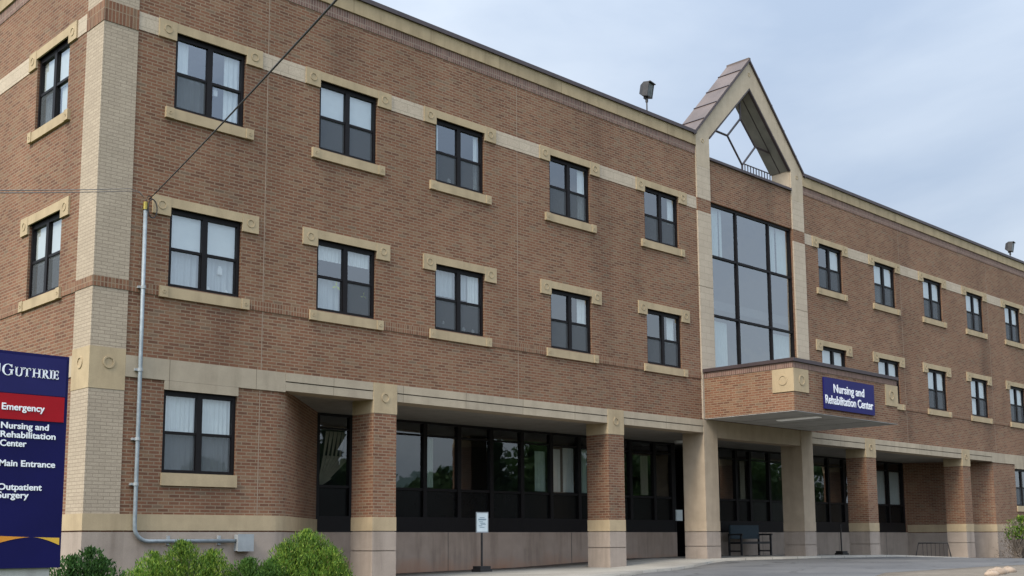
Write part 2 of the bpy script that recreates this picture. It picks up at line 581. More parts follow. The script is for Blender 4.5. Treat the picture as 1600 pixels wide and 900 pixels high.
        place(o, org, parent)
        if kind: o['kind'] = kind
        if label: o['label'] = label
        return o

def place(o, org, parent):
    WLOC[o.name] = Vector(org)
    if parent is not None:
        o.parent = parent
        o.location = Vector(org) - WLOC[parent.name]
    else:
        o.location = org

def thing(name, label, cat, loc, group=None):
    o = bpy.data.objects.new(name, None)
    o.empty_display_size = 0.3
    COL.objects.link(o)
    place(o, loc, None)
    tag(o, label, cat, group)
    return o
def tag(o, label, cat, group=None):
    o['label'] = label
    o['category'] = cat
    if group:
        o['group'] = group
    return o

# ------------------------------------------------------------------ terrain
def sst(a, b, x):
    t = max(0.0, min(1.0, (x - a) / (b - a)))
    return t * t * (3 - 2 * t)
def lerp_tab(tab, x):
    if x <= tab[0][0]: return tab[0][1]
    for (x0, v0), (x1, v1) in zip(tab, tab[1:]):
        if x <= x1:
            return v0 + (v1 - v0) * (x - x0) / (x1 - x0)
    return tab[-1][1]
PA = [(-12, -.6), (-4, -.42), (3, -.30), (7, -.16), (10, -.06), (15, .01), (20, .20), (24, .21), (31, .17), (39, -.08), (46, -.18), (60, -.3)]
PB = [(-12, -.7), (-4, -.45), (2, -.28), (7, -.05), (12, .10), (18, .155), (30, .16), (40, .0), (60, -.2)]
def H(x, y):
    k = sst(-0.8, -5.0, y) if False else 1 - sst(-5.0, -0.8, y)
    z = lerp_tab(PA, x) * (1 - k) + lerp_tab(PB, x) * k
    dist = math.hypot(x + 9.56, y + 21.7)
    drop = 1 - sst(7.0, 17.0, dist)
    z = z * (1 - drop) + (-0.78) * drop
    far = sst(-14, -30, y) if False else sst(14, 30, -y)
    z = z * (1 - far) + (-0.8) * far
    return z

def sheet(name, mat, xs, yf, ny, dz, kind='structure', side=0.3):
    mb = MB()
    ys = [[y0 + (y1 - y0) * j / ny for j in range(ny + 1)] for (y0, y1) in (yf(x) for x in xs)]
    P = lambda i, j: (xs[i], ys[i][j], H(xs[i], ys[i][j]) + dz)
    for i in range(len(xs) - 1):
        for j in range(ny):
            mb.face([P(i, j), P(i + 1, j), P(i + 1, j + 1), P(i, j + 1)])
    dn = lambda p: (p[0], p[1], p[2] - side)
    for i in range(len(xs) - 1):
        mb.face([dn(P(i, 0)), dn(P(i + 1, 0)), P(i + 1, 0), P(i, 0)])
        mb.face([dn(P(i + 1, ny)), dn(P(i, ny)), P(i, ny), P(i + 1, ny)])
    for i in (0, len(xs) - 1):
        for j in range(ny):
            a, b = P(i, j), P(i, j + 1)
            q = [dn(b), dn(a), a, b] if i == 0 else [dn(a), dn(b), b, a]
            mb.face(q)
    o = mb.build(name, mat, None, True)
    o['kind'] = kind
    return o

# ground: one sheet to the horizon (fine near, coarse far)
def frange(a, b, st):
    n = int(round((b - a) / st))
    return [a + (b - a) * i / n for i in range(n + 1)]
gx = [-1500, -600, -250, -100, -50] + frange(-30, 66, 2.0) + [90, 150, 300, 700, 1500]
gy = [-1500, -700, -300, -140, -80, -55] + frange(-40, 16, 1.0) + [40, 100, 300, 800, 1500]
mb = MB()
for i in range(len(gx) - 1):
    for j in range(len(gy) - 1):
        q = [(gx[i], gy[j]), (gx[i + 1], gy[j]), (gx[i + 1], gy[j + 1]), (gx[i], gy[j + 1])]
        mb.face([(x, y, H(x, y) - 0.10) for x, y in q])
mb.build('ground', 'grass_ground', None, True)['kind'] = 'structure'

def walk_edge(x):                      # outer (kerb) edge of the pavement
    return lerp_tab([(-2, -10.0), (5, -7.0), (11, -4.5), (16, -2.2), (19.5, -0.75), (60, -0.75)], x)
def isle_edge(x):                      # near edge of the driveway
    return lerp_tab([(-2, -13.5), (6, -12.3), (13, -9.7), (20, -10.0), (34, -11.0), (60, -13)], x)
xs = frange(-2, 60, 1.0)
sheet('driveway', 'asphalt', xs, lambda x: (isle_edge(x) - 0.1, walk_edge(x) + 0.15), 12, -0.03)
sheet('pavement', 'sidewalk_concrete', frange(6.0, 46, 1.0), lambda x: (walk_edge(x), 2.55 if x < 22 else 3.4), 5, 0.035)
sheet('planting_soil', 'mulch', frange(-3.0, 6.0, 1.0), lambda x: (-4.4, 1.2), 6, -0.01)
sheet('wall_soil', 'mulch', frange(6.0, 22.5, 1.1), lambda x: (2.55, 3.4), 2, 0.02)
sheet('far_soil', 'mulch', frange(38.4, 52, 1.0), lambda x: (-0.72, 2.0), 3, 0.06)
sheet('island_dirt', 'dirt', frange(4.0, 40, 1.5), lambda x: (isle_edge(x) - 5.0, isle_edge(x)), 6, 0.02)
# street behind the viewer (seen only mirrored in the glass)
mb = MB()
mb.face([(-80, -34, -0.86), (160, -34, -0.86), (160, -26, -0.86), (-80, -26, -0.86)])
mb.build('street', 'asphalt', None)['kind'] = 'structure'

# ------------------------------------------------------------------ the building
X1 = 48.0
DEP = 13.0
HW = 1.68
WW = 1.70
WX = [1.585, 5.276, 8.859, 13.076, 17.291, 27.361, 31.494, 35.622, 39.681, 43.786]
Z3, Z2, ZG, HG = 11.665, 7.811, 3.957, 1.702
LY = (1.691, 3.417)
ARC = [(4.2 + 0.66 * math.sin(R(46 * k / 6)), 0.66 * (1 - math.cos(R(46 * k / 6)))) for k in range(7)]
LPATH = [(0, DEP), (0, 0), (4.2, 0)] + ARC[1:] + [(7.6, 3.25)]
ARC_PATH = ARC + [(7.6, 3.25)]
RPATH = [(39.6, 3.25), (41.45, 0), (X1, 0), (X1, DEP)]
CW = (20.70, 25.63, 6.2, 11.88)
WT = (5.90, 6.105)

B = thing('medical_building', 'three-storey red brown brick building with tan stone bands and a gabled entrance bay', 'building', (23.2, 0, 0))

FM = lambda p: p                                  # facade coords (u, depth, z) -> world, front
LM = lambda p: (p[1], p[0], p[2])                 # left side

def holed(mb, M, u0, u1, z0, z1, holes, depth=0.22, y=0.0, flip=False):
    us = sorted({u0, u1} | {v for h in holes for v in h[:2] if u0 <= v <= u1})
    zs = sorted({z0, z1} | {v for h in holes for v in h[2:4] if z0 <= v <= z1})
    for a, b in zip(us, us[1:]):
        for c, e in zip(zs, zs[1:]):
            um, zm = (a + b) / 2, (c + e) / 2
            if any(h[0] < um < h[1] and h[2] < zm < h[3] for h in holes):
                continue
            q = [M((a, y, c)), M((b, y, c)), M((b, y, e)), M((a, y, e))]
            mb.face(q[::-1] if flip else q)
    for h in holes:
        if len(h) > 4 and not h[4]:
            continue
        a, b, c, e = h[:4]
        qs = [[(a, y, c), (a, y + depth, c), (a, y + depth, e), (a, y, e)], [(b, y, c), (b, y, e), (b, y + depth, e), (b, y + depth, c)],
              [(a, y, e), (a, y + depth, e), (b, y + depth, e), (b, y, e)], [(a, y, c), (b, y, c), (b, y + depth, c), (a, y + depth, c)]]
        for q in qs:
            q = [M(p) for p in q]
            mb.face(q[::-1] if flip else q)

holes = []
for x in WX:
    holes += [(x, x + WW, Z3 - HW, Z3), (x, x + WW, Z2 - HW, Z2)]
holes += [(WX[0], WX[0] + WW, ZG - HG, ZG), (43.786, 45.486, ZG - HG, ZG)]
holes += [(CW[0], CW[1], CW[2], CW[3])]
holes += [(CW[0], CW[1], 13.28, 14.0, False), (4.2, 41.45, -1.2, 4.2, False)]
mb = MB()
holed(mb, FM, 0, X1, -1.2, 13.99, holes)
lh = [(LY[0], LY[1], Z3 - HW, Z3), (LY[0], LY[1], Z2 - HW, Z2)]
holed(mb, LM, 0, DEP, -1.2, 13.99, lh, flip=True)
mb.ribbon(ARC_PATH, -1.2, 4.2, 0.0)
mb.ribbon([(39.6, 3.25), (41.45, 0)], -1.2, 4.2, 0.0)
mb.ribbon([(X1, 0), (X1, DEP), (0, DEP)], -1.2, 13.99, 0.0)
# back wall of the arcade right of the glazing, parapet backs
mb.ribbon([(39.45, 3.25), (39.6, 3.25)], -1.2, 4.2, 0.0)
mb.ribbon([(20.70, 0.35), (0.35, 0.35), (0.35, DEP - 0.35), (X1 - .35, DEP - .35), (X1 - .35, 0.35), (25.64, 0.35)], 13.0, 13.99, 0.0)
wall = mb.build('wall', 'brick', B)

mb = MB()
mb.face([(0.34, 0.34, 13.02), (X1 - .34, .34, 13.02), (X1 - .34, DEP - .34, 13.02), (.34, DEP - .34, 13.02)])
mb.box(0.3, X1 - .3, 0.36, DEP - .3, 12.6, 13.0)
roof = mb.build('roof', 'groove_dark', B)

# interior: slabs and a back partition (seen through the glass)
mb = MB()
for z in (4.32, 8.35):
    mb.box(0.25, X1 - .25, 0.24, DEP - .2, z, z + 0.3)
mb.box(7.7, 39.5, 3.5, DEP - .2, 0.05, 0.2)
mb.build('floor_slab', 'interior', B)
mb = MB()
for z0, z1, y in ((0.2, 4.3, 8.0), (4.65, 8.33, 5.2), (8.67, 12.58, 5.2)):
    mb.box(0.3, X1 - .3, y, y + .12, z0, z1)
for z0, z1 in ((4.65, 8.33), (8.67, 12.58)):
    for x in (4.1, 7.7, 11.6, 15.8, 19.9, 26.4, 30.2, 34.4, 38.5, 42.6):
        mb.box(x - .06, x + .06, 0.25, 5.18, z0, z1)
mb.build('partition', 'interior', B)

# ---- corner pier (buff brick), string courses, soldier courses, cornice
def pier(M_path, nm='corner_pier'):
    mb = MB()
    mb.ribbon(M_path, 1.41, 13.62, 0.022, -0.02)
    p = mb.build(nm, 'buff_brick', B)
    mb = MB()
    mb.ribbon(M_path, 3.863, 4.697, 0.030, -0.02)
    st = mb.build('stone_block', 'tan_stone', p)
    mb = MB()
    mb.ribbon(M_path, 5.903, 6.107, 0.034, -0.02)
    mb.build('brick_course', 'course_brick', p)
    mb = MB()
    mb.ribbon(M_path, 11.433, 11.877, 0.034, -0.02)
    mb.build('brick_course', 'course_brick', p)
    return p, st
PP = [(0, .79), (0, 0), (.72, 0)]
p, st = pier(PP)
mb = MB()
mb.ring((.37, 4.40), .09, .125, -.03, .047, M=FM)
mb.build('medallion', 'tan_stone', p)
mb = MB()
mb.ring((.40, 4.40), .09, .125, -.03, .047, M=LM)
mb.build('medallion', 'tan_stone', p)
pier([(X1 - .72, 0), (X1, 0), (X1, .79)])

EAR = 0.41
segs = []
cur = 0.722
for x in WX[:5]:
    segs.append((cur, x - EAR)); cur = x + WW + EAR
segs.append((cur, 19.96)); cur = 26.40
for x in WX[5:]:
    segs.append((cur, x - EAR)); cur = x + WW + EAR
segs.append((cur, X1 - .722))
for a, b in segs:
    if b - a > 0.02:
        MB().box(a, b, -0.012, 0.05, 11.475, 11.868).build('string_course', 'pale_block', B)
for a, b in ((.792, LY[0] - EAR), (LY[1] + EAR, DEP)):
    MB().box(a, b, -0.012, 0.05, 11.475, 11.868, LM).build('string_course', 'pale_block', B)
for P_ in ([(.722, 0), (20.04, 0)], [(26.40, 0), (X1 - .722, 0)], [(0, DEP), (0, .792)]):
    MB().ribbon(P_, WT[0], WT[1], 0.020, -0.03).build('soldier_course', 'course_brick', B)
CPL, CPR = [(0, DEP), (0, 0), (19.955, 0)], [(26.405, 0), (X1, 0), (X1, DEP)]
for P_ in (CPL, CPR):
    MB().ribbon(P_, 13.33, 13.622, 0.014, -0.03).build('top_soldier_course', 'soldier_brick', B)
for P_ in (CPL, CPR):
    MB().ribbon(P_, 13.625, 13.985, 0.055, -0.03).build('cornice', 'cornice_stone', B)
for P_ in (CPL, CPR):
    MB().ribbon(P_, 13.988, 14.10, 0.11, -0.38).build('coping', 'coping_metal', B)
# vertical control joints
mb = MB()
for x, z0, z1 in ((3.86, 6.112, 11.47), (3.86, 4.58, 5.898), (3.86, 11.872, 13.328), (11.79, 6.112, 11.47), (11.79, 4.60, 5.898), (11.79, 11.872, 13.328),
                  (33.62, 6.112, 11.47), (33.62, 4.6, 5.898), (33.62, 11.872, 13.328), (41.9, 6.112, 11.47), (41.9, 4.6, 5.898), (41.9, 11.872, 13.328), (3.84, 1.42, 4.14)):
    MB().box(x - .009, x + .009, -0.004, .03, z0, z1).build('control_joint', 'joint_sealant', B)

# ground-floor bands: stone over ground floor wall, base band, plinth
mb = MB()
mb.ribbon([(0, DEP), (0, .792)], 4.15, 4.58, 0.028, -0.03)
mb.build('ground_floor_band', 'beam_stone', B)
mb = MB()
mb.ribbon([(.722, 0), (4.48, 0)], 4.15, 4.585, 0.03, -0.03)
mb.box(WX[0] - .01, WX[0] + WW + .01, -0.03, 0.05, ZG, 4.147)
mb.build('ground_floor_band', 'beam_stone', B)
mb = MB()
mb.ribbon([(41.35, 0), (X1 - .722, 0)], 4.15, 4.585, 0.03, -0.03)
mb.box(43.776, 45.496, -0.03, 0.05, ZG, 4.147)
mb.build('ground_floor_band', 'beam_stone', B)
for P_ in (LPATH, RPATH):
    MB().ribbon(P_, 1.085, 1.41, 0.035, -0.03).build('base_band', 'tan_stone', B)
    MB().ribbon(P_, -1.2, 1.055, 0.030, -0.03).build('plinth', 'plinth_concrete', B)

# ---- windows
def fold(mb, M, u0, u1, z0, z1, dd, amp=0.018, wl=0.12, thick=0.006, flare=0.0):
    n = max(6, int((u1 - u0) / wl * 8))
    ph = random.random() * 6
    pts = []
    for i in range(n + 1):
        t = i / n
        pts.append((u0 + (u1 - u0) * t, dd + amp * math.sin(ph + (u0 + (u1 - u0) * t) / wl * 2 * math.pi + 0.8 * math.sin(t * 7 + ph))))
    for (a, da), (b, db) in zip(pts, pts[1:]):
        mb.face([M((a, da, z0)), M((b, db, z0)), M((b, db, z1)), M((a, da, z1))])
        mb.face([M((a, da + thick, z1)), M((b, db + thick, z1)), M((b, db + thick, z0)), M((a, da + thick, z0))])

def window(M, u, zt, h, spec, style, flip=False, sill=True, w_=None):
    """double unit with a thick middle mullion, two sashes each"""
    w_ = w_ or WW
    zb = zt - h
    c = u + w_ / 2
    mb = MB()
    e = 0.004
    for a, b in ((u + e, u + .075), (u + w_ - .075, u + w_ - e), (c - .062, c + .062)):
        mb.box(a, b, .055, .16, zb + e, zt - e, M)
    zm = zb + h * .49
    for a, b in ((u + .075, c - .062), (c + .062, u + w_ - .075)):
        mb.box(a, b, .060, .155, zt - .105, zt - e, M)
        mb.box(a, b, .060, .155, zb + e, zb + .07, M)
        mb.box(a, b, .070, .150, zm - .028, zm + .028, M)
        for q in (a, b - .022):
            mb.box(q, q + .022, .078, .145, zb + .07, zm - .028, M)
    f = mb.build('window', 'black_frame', B)
    mb = MB()
    for a, b in ((u + .075, c - .062), (c + .062, u + w_ - .075)):
        for z0, z1, dd in ((zb + .07, zm - .028, .115), (zm + .028, zt - .105, .105)):
            t1, t2 = random.uniform(-.004, .004), random.uniform(-.004, .004)
            mb.face([M((a, dd + t1, z0)), M((b, dd + t2, z0)), M((b, dd + t2 * .3, z1)), M((a, dd + t1 * .3, z1))])
    mb.build('pane', 'window_glass', f)
    mb = MB()
    for k, (a, b) in enumerate(((u + .08, c - .08), (c + .08, u + w_ - .08))):
        if spec.get('screen', (1, 1))[k]:
            mb.face([M((a, .088, zb + .07)), M((b, .088, zb + .07)), M((b, .088, zm - .028)), M((a, .088, zm - .028))])
    if mb.f:
        mb.build('insect_screen', 'insect_screen', f)
    # lintel
    if style in ('ears', 'ears_stain'):
        mb = MB()
        zl = zt + .205
        mb.box(u - EAR, u - .003, -.045, .06, zt - .195, zl, M)
        mb.box(u + w_ + .003, u + w_ + EAR, -.045, .06, zt - .195, zl, M)
        mb.box(u - .003, u + w_ + .003, -.038, .06, zt, zl - .003, M)
        for q in (u - EAR / 2, u + w_ + EAR / 2):
            mb.ring((q, zt + .01), .075, .095, -.04, .056, M=M)
        mb.build('lintel', 'tan_stone', f)
    if sill:
        mb = MB()
        if style == 'plain':
            mb.box(u - .02, u + w_ + .02, -.05, .10, zb - .26, zb - .002, M)
        else:
            mb.box(u - .02, u + w_ + .02, -.055, .10, zb - .255, zb - .035, M)
            for a, b in ((u - .205, u - .02), (u + w_ + .02, u + w_ + .205)):
                mb.box(a, b, -.075, .05, zb - .255, zb - .025, M)
                mb.ring(((a + b) / 2, zb - .14), .022, .042, -.07, .083, n=10, M=M)
        mb.build('sill', 'tan_stone', f)
    # curtains and blinds: list of (kind, x0, x1, z0, z1) as fractions of the opening
    for kind, a, b, z0, z1 in spec.get('c', ()):
        mb = MB()
        U0, U1, A0, A1 = u + w_ * a, u + w_ * b, zb + h * z0, zb + h * z1
        if kind == 'blind':
            mb.box(U0, U1, .150, .160, A0, A1, M)
            mb.build('blind', 'curtain_white', f)
        elif kind == 'sheer':
            fold(mb, M, U0, U1, A0, A1, .215, .018, .15)
            mb.build('sheer_curtain', 'curtain_sheer', f)
        else:
            fold(mb, M, U0, U1, A0, A1, .180, .014, .11)
            mb.build('curtain', 'curtain_white', f)
    for kind, a, z, s_, mt in spec.get('items', ()):
        mb = MB()
        U, Z = u + w_ * a, zb + h * z
        if kind == 'pin':
            for k in range(3):
                t = R(80 + 120 * k)
                p0 = Vector((U, 0, Z)); p1 = p0 + Vector((math.cos(t), 0, math.sin(t))) * s_
                nn = Vector((-math.sin(t), 0, math.cos(t))) * s_ * .30
                mid = (p0 + p1) / 2
                for q, y in (([p0, mid - nn * .4, p1, mid + nn], .128), ([p0, mid + nn, p1, mid - nn * .4], .134)):
                    mb.face([M((v.x, y, v.z)) for v in q])
            mb.build('window_decal', mt, f)
        else:
            mb.box(U - s_ * .5, U + s_ * .5, .16, .16 + s_ * .5, Z, Z + s_ * 1.3, M)
            mb.box(U - s_ * .3, U + s_ * .3, .17, .16 + s_ * .4, Z + s_ * 1.3, Z + s_ * 1.7, M)
            mb.build('window_ornament', mt, f)
    return f

C3 = [
    dict(c=[('curtain', .05, .23, .50, .96), ('sheer', .02, .50, .02, .5), ('curtain', .74, 1.03, .03, .96)], screen=(1, 0), items=[('orn', .62, .36, .10, 'ornament_white')]),
    dict(c=[('blind', .03, .47, .48, .97), ('blind', .53, .98, .48, .97)]),
    dict(c=[('curtain', .03, .14, .03, .96), ('curtain', .86, 1.05, .03, .96)], items=[('orn', .36, .05, .09, 'ornament_white')]),
    dict(c=[('curtain', .80, .98, .03, .96)]),
    dict(c=[('curtain', .80, .98, .45, .96)]),
    dict(c=[('blind', .60, .98, .5, .97)]),
    dict(c=[('blind', .03, .47, .48, .97), ('blind', .53, .98, .48, .97), ('sheer', .03, .47, .02, .48)]),
    dict(c=[('blind', .03, .47, .48, .97), ('blind', .53, .98, .48, .97), ('curtain', .03, .18, .02, .48)]),
    dict(c=[('blind', .03, .47, .48, .97), ('blind', .53, .98, .48, .97)]),
    dict(c=[('blind', .03, .47, .48, .97), ('blind', .53, .98, .48, .97)])]
C2 = [
    dict(c=[('sheer', .02, .98, .02, .98), ('blind', .53, .98, .52, .975), ('blind', .03, .47, .52, .975)], screen=(0, 0), items=[('orn', .76, .28, .11, 'ornament_white'), ('orn', .60, .03, .07, 'ornament_white'), ('orn', .86, .03, .06, 'ornament_white')]),
    dict(c=[('sheer', .02, .47, .02, .5), ('curtain', .02, .98, .74, .97)], screen=(0, 1), items=[('pin', .38, .40, .13, 'decal_green'), ('pin', .85, .33, .10, 'decal_green')]),
    dict(c=[('curtain', .02, .10, .5, .96), ('curtain', .74, .98, .46, .96), ('sheer', .02, .98, .55, .97)], items=[('orn', .25, .12, .05, 'ornament_white'), ('orn', .66, .04, .08, 'ornament_white'), ('orn', .85, .04, .07, 'ornament_white')]),
    dict(c=[('curtain', .02, .06, .48, .96), ('curtain', .74, .97, .46, .96)]),
    dict(c=[('curtain', .02, .05, .48, .96), ('curtain', .70, .90, .46, .96)]),
    dict(c=[('blind', .03, .47, .48, .97), ('curtain', .55, .98, .3, .97)]),
    dict(c=[('blind', .03, .47, .44, .97), ('blind', .53, .98, .44, .97)]),
    dict(c=[('blind', .03, .47, .48, .97), ('blind', .53, .98, .48, .97)]),
    dict(c=[('blind', .03, .47, .48, .97), ('blind', .53, .98, .48, .97), ('curtain', .03, .44, .02, .48)], screen=(0, 1)),
    dict(c=[('blind', .03, .47, .48, .97), ('blind', .53, .98, .48, .97)])]
for x, s3, s2 in zip(WX, C3, C2):
    window(FM, x, Z3, HW, s3, 'ears')
    window(FM, x, Z2, HW, s2, 'ears')
window(FM, WX[0], ZG, HG, dict(c=[('curtain', .02, .48, .46, .97), ('curtain', .52, .98, .46, .97), ('sheer', .02, .48, .02, .5), ('sheer', .52, .98, .02, .5)]), 'plain')
window(FM, 43.786, ZG, HG, dict(c=[('sheer', .03, .2, .02, .97)]), 'plain')
window(LM, LY[0], Z3, HW, dict(c=[('blind', .03, .47, .45, .97), ('blind', .53, .97, .45, .97), ('curtain', .03, .40, .02, .45), ('sheer', .7, .97, .02, .45)], screen=(0, 1)), 'ears', w_=LY[1] - LY[0])
window(LM, LY[0], Z2, HW, dict(c=[('blind', .03, .47, .45, .97), ('blind', .53, .97, .45, .97)]), 'ears', w_=LY[1] - LY[0])

# ---- arcade: columns, beams, soffit, back wall, storefront
COLS = [(6.92, 7.63, 'b'), (15.36, 16.07, 'b'), (19.96, 20.69, 's'), (25.64, 26.38, 's'), (30.12, 30.88, 'b'), (38.30, 39.05, 'b')]
for x0, x1, k in COLS:
    y0, y1 = -0.05, 0.80
    zg = -0.6
    if k == 'b':
        mb = MB()
        mb.box(x0 + .012, x1 - .012, y0 + .012, y1, 1.41, 3.866)
        cobj = mb.build('column', 'brick', B)
        mb = MB()
        mb.box(x0, x1, y0, y1 - .004, 3.868, 4.592)
        mb.ring(((x0 + x1) / 2, 4.25), .085, .12, y0 + .002, -y0 + .016)
        mb.build('capital', 'tan_stone', cobj)
    else:
        mb = MB()
        mb.box(x0 + .006, x1 - .006, y0 + .006, y1, 1.41, 4.60)
        cobj = mb.build('column', 'column_stone', B)
    mb = MB()
    mb.box(x0, x1, y0, y1 + .002, 1.085, 1.408)
    mb.build('base_band', 'tan_stone' if k == 'b' else 'column_stone', cobj)
    mb = MB()
    mb.box(x0 + .002, x1 - .002, y0 + .002, y1, .630, 1.062)
    mb.box(x0 + .002, x1 - .002, y0 + .002, y1, zg, .605)
    mb.box(x0 + .03, x1 - .03, y0 + .03, y1 - .03, zg, 1.09)
    mb.build('base', 'plinth_concrete', cobj)
xb = [4.48] + [c for x0, x1, _ in COLS for c in (x0, x1)] + [41.35]
for a, b in zip(xb[0::2], xb[1::2]):
    mb = MB()
    if abs(a - 20.69) < .02:
        mb.box(a, b, -0.01, 0.5, 4.06, 4.60)
        mb.build('beam', 'column_stone', B)
        continue
    mb.box(a + .004, b - .004, -0.038, 0.5, 4.395, 4.588)
    mb.box(a + .004, b - .004, -0.030, 0.5, 4.182, 4.372)
    mb.box(a + .004, b - .004, 0.0, 0.48, 4.19, 4.58)
    mb.build('beam', 'beam_stone', B)
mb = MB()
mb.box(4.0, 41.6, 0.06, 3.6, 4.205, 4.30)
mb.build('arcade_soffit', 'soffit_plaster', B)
# plinth wall under the storefront
mb = MB()
mb.box(7.4, 22.72, 3.245, 3.5, -1.2, 1.08)
mb.build('storefront_plinth', 'rust_concrete', B)
mb = MB()
mb.box(25.2, 39.7, 3.245, 3.5, -1.2, 1.075)
mb.build('storefront_plinth', 'plinth_concrete', B)
mb = MB()
for x in (12.13, 17.3, 28.0, 33.6, 37.6):
    MB().box(x - .008, x + .008, 3.238, 3.26, -0.2, 1.07).build('plinth_joint', 'groove_dark', B)

def storefront(x0, x1, mull, zb, curt=()):
    mb = MB()
    zt = 4.20
    e = .07
    mb.box(x0, x1, 3.26, 3.40, zb, 1.50)                         # base panel
    mb.box(x0, x1, 3.27, 3.39, 2.24, 2.31)
    mb.box(x0, x1, 3.27, 3.39, zt - .07, zt - .002)
    mb.box(x0, x1, 3.275, 3.385, 3.78, 3.83)
    xs_ = [x0 + e] + list(mull) + [x1 - e]
    for x in xs_:
        mb.box(x - e, x + e, 3.25, 3.405, 1.50, zt - .07)
    f = mb.build('storefront', 'black_frame', B)
    mb = MB()
    for a, b in zip(xs_, xs_[1:]):
        for z0, z1 in ((2.31, 3.78), (3.83, zt - .07)):
            t1, t2 = random.uniform(-.006, .006), random.uniform(-.006, .006)
            mb.face([(a + e, 3.32 + t1, z0), (b - e, 3.32 + t2, z0), (b - e, 3.32 + t2 * .2, z1), (a + e, 3.32 + t1 * .2, z1)])
    mb.build('pane', 'storefront_glass', f)
    mb = MB()
    for a, b in zip(xs_, xs_[1:]):
        mb.box(a + e, b - e, 3.33, 3.36, 1.50, 2.24)
    mb.build('spandrel_panel', 'spandrel', f)
    for a, b, z0, z1, mt in curt:
        mb = MB()
        fold(mb, FM, a, b, z0, z1, 3.445, .025, .14)
        mb.build('curtain', mt, f)
    return f
storefront(7.55, 22.65, [8.72, 10.02, 11.28, 12.57, 13.86, 15.15, 16.44, 17.74, 19.02, 20.31, 21.58], 1.08,
           [(11.35, 11.75, 2.35, 3.75, 'curtain_green'), (16.55, 17.0, 2.35, 3.7, 'curtain_white'), (15.85, 16.35, 2.35, 3.6, 'curtain_green'), (17.15, 17.65, 2.35, 3.76, 'curtain_white'),
            (17.86, 18.25, 2.35, 3.76, 'curtain_green'), (19.1, 19.6, 2.35, 3.76, 'curtain_tan'), (21.0, 21.4, 2.35, 3.7, 'curtain_tan')])
storefront(25.2, 39.45, [26.44, 27.35, 28.65, 29.95, 31.25, 33.0, 34.25, 35.5, 36.8, 38.05], 1.08,
           [(36.95, 38.12, 2.32, 3.77, 'curtain_white'), (38.25, 39.42, 2.32, 3.77, 'curtain_white'), (26.9, 27.25, 1.6, 3.76, 'curtain_tan')])
# drawn-back drape in the bay next to the brick return
mb = MB()
for k in range(7):
    x0 = 7.75 + k * .13
    pts = [Vector((x0 + .30, 3.5, 3.75)), Vector((x0 + .22, 3.5, 3.1)), Vector((7.75 + k * .05 + .1, 3.5, 2.5)), Vector((7.7 + k * .03, 3.5, 2.3))]
    for a, b in zip(pts, pts[1:]):
        wA, wB = .14 - .02 * 0, .12
        mb.face([a, b, b + Vector((wB * .6, .03, 0)), a + Vector((wA, .03, 0))])
mb.build('drape', 'curtain_tan', B)
# entrance vestibule between the two glazed runs
mb = MB()
mb.box(22.65, 22.73, 3.25, 6.0, 0.15, 4.2)
mb.box(25.12, 25.2, 3.25, 6.0, 0.15, 4.2)
mb.box(22.73, 25.12, 5.9, 6.0, 2.6, 4.2)
for a in (22.73, 23.86, 25.04):
    mb.box(a, a + .08, 5.9, 6.0, 0.2, 2.6)
dr = mb.build('entrance_door', 'black_frame', B)
mb = MB()
mb.face([(22.81, 5.95, .25), (23.86, 5.95, .25), (23.86, 5.95, 2.58), (22.81, 5.95, 2.58)])
mb.face([(23.94, 5.95, .25), (25.04, 5.95, .25), (25.04, 5.95, 2.58), (23.94, 5.95, 2.58)])
mb.build('pane', 'storefront_glass', dr)

# ---- entrance bay: pilasters, curtain wall, gable
for x0, x1 in ((19.96, 20.69), (25.64, 26.40)):
    mb = MB()
    mb.box(x0, x1, -0.05, 0.76, 11.872, 12.95)
    mb.box(x0, x1, -0.05, 0.12, 8.93, 11.425)
    mb.box(x0, x1, -0.05, 0.12, 4.62, 8.915)
    mb.box(x0 + .02, x1 - .02, -0.03, 0.12, 8.90, 8.93)
    pl = mb.build('pilaster', 'pale_block', B)
    mb = MB()
    mb.box(x0 + .003, x1 - .003, -0.046, 0.12, 11.428, 11.869)
    mb.build('brick_course', 'brick', pl)
mb = MB()
xs_ = [CW[0] + .05, 22.27, 24.23, CW[1] - .05]
zs_ = [CW[2] + .05, 8.09, 10.075, CW[3] - .06]
for x in xs_:
    mb.box(x - .038, x + .038, .06, .2, CW[2], CW[3] - .002)
for z in zs_:
    for a, b in zip(xs_, xs_[1:]):
        mb.box(a + .038, b - .038, .065, .195, z - .036, z + .036)
cw = mb.build('curtain_wall', 'black_frame', B)
mb = MB()
for a, b in zip(xs_, xs_[1:]):
    for c, e in zip(zs_, zs_[1:]):
        t = [random.uniform(-.006, .006) for _ in range(4)]
        mb.face([(a + .038, .12 + t[0], c + .036), (b - .038, .12 + t[1], c + .036), (b - .038, .12 + t[2], e - .036), (a + .038, .12 + t[3], e - .036)])
mb.build('pane', 'curtain_wall_glass', cw)
for a, b, c, e in ((20.85, 21.40, 10.12, 11.8), (21.48, 21.66, 10.12, 11.8), (24.35, 24.85, 10.12, 11.8), (24.92, 25.75, 10.12, 11.8),
                   (20.85, 21.75, 6.25, 7.95), (24.45, 25.75, 6.25, 7.95)):
    mb = MB()
    fold(mb, FM, a, b, c, e, .235, .02, .12)
    mb.build('curtain', 'curtain_white', cw)
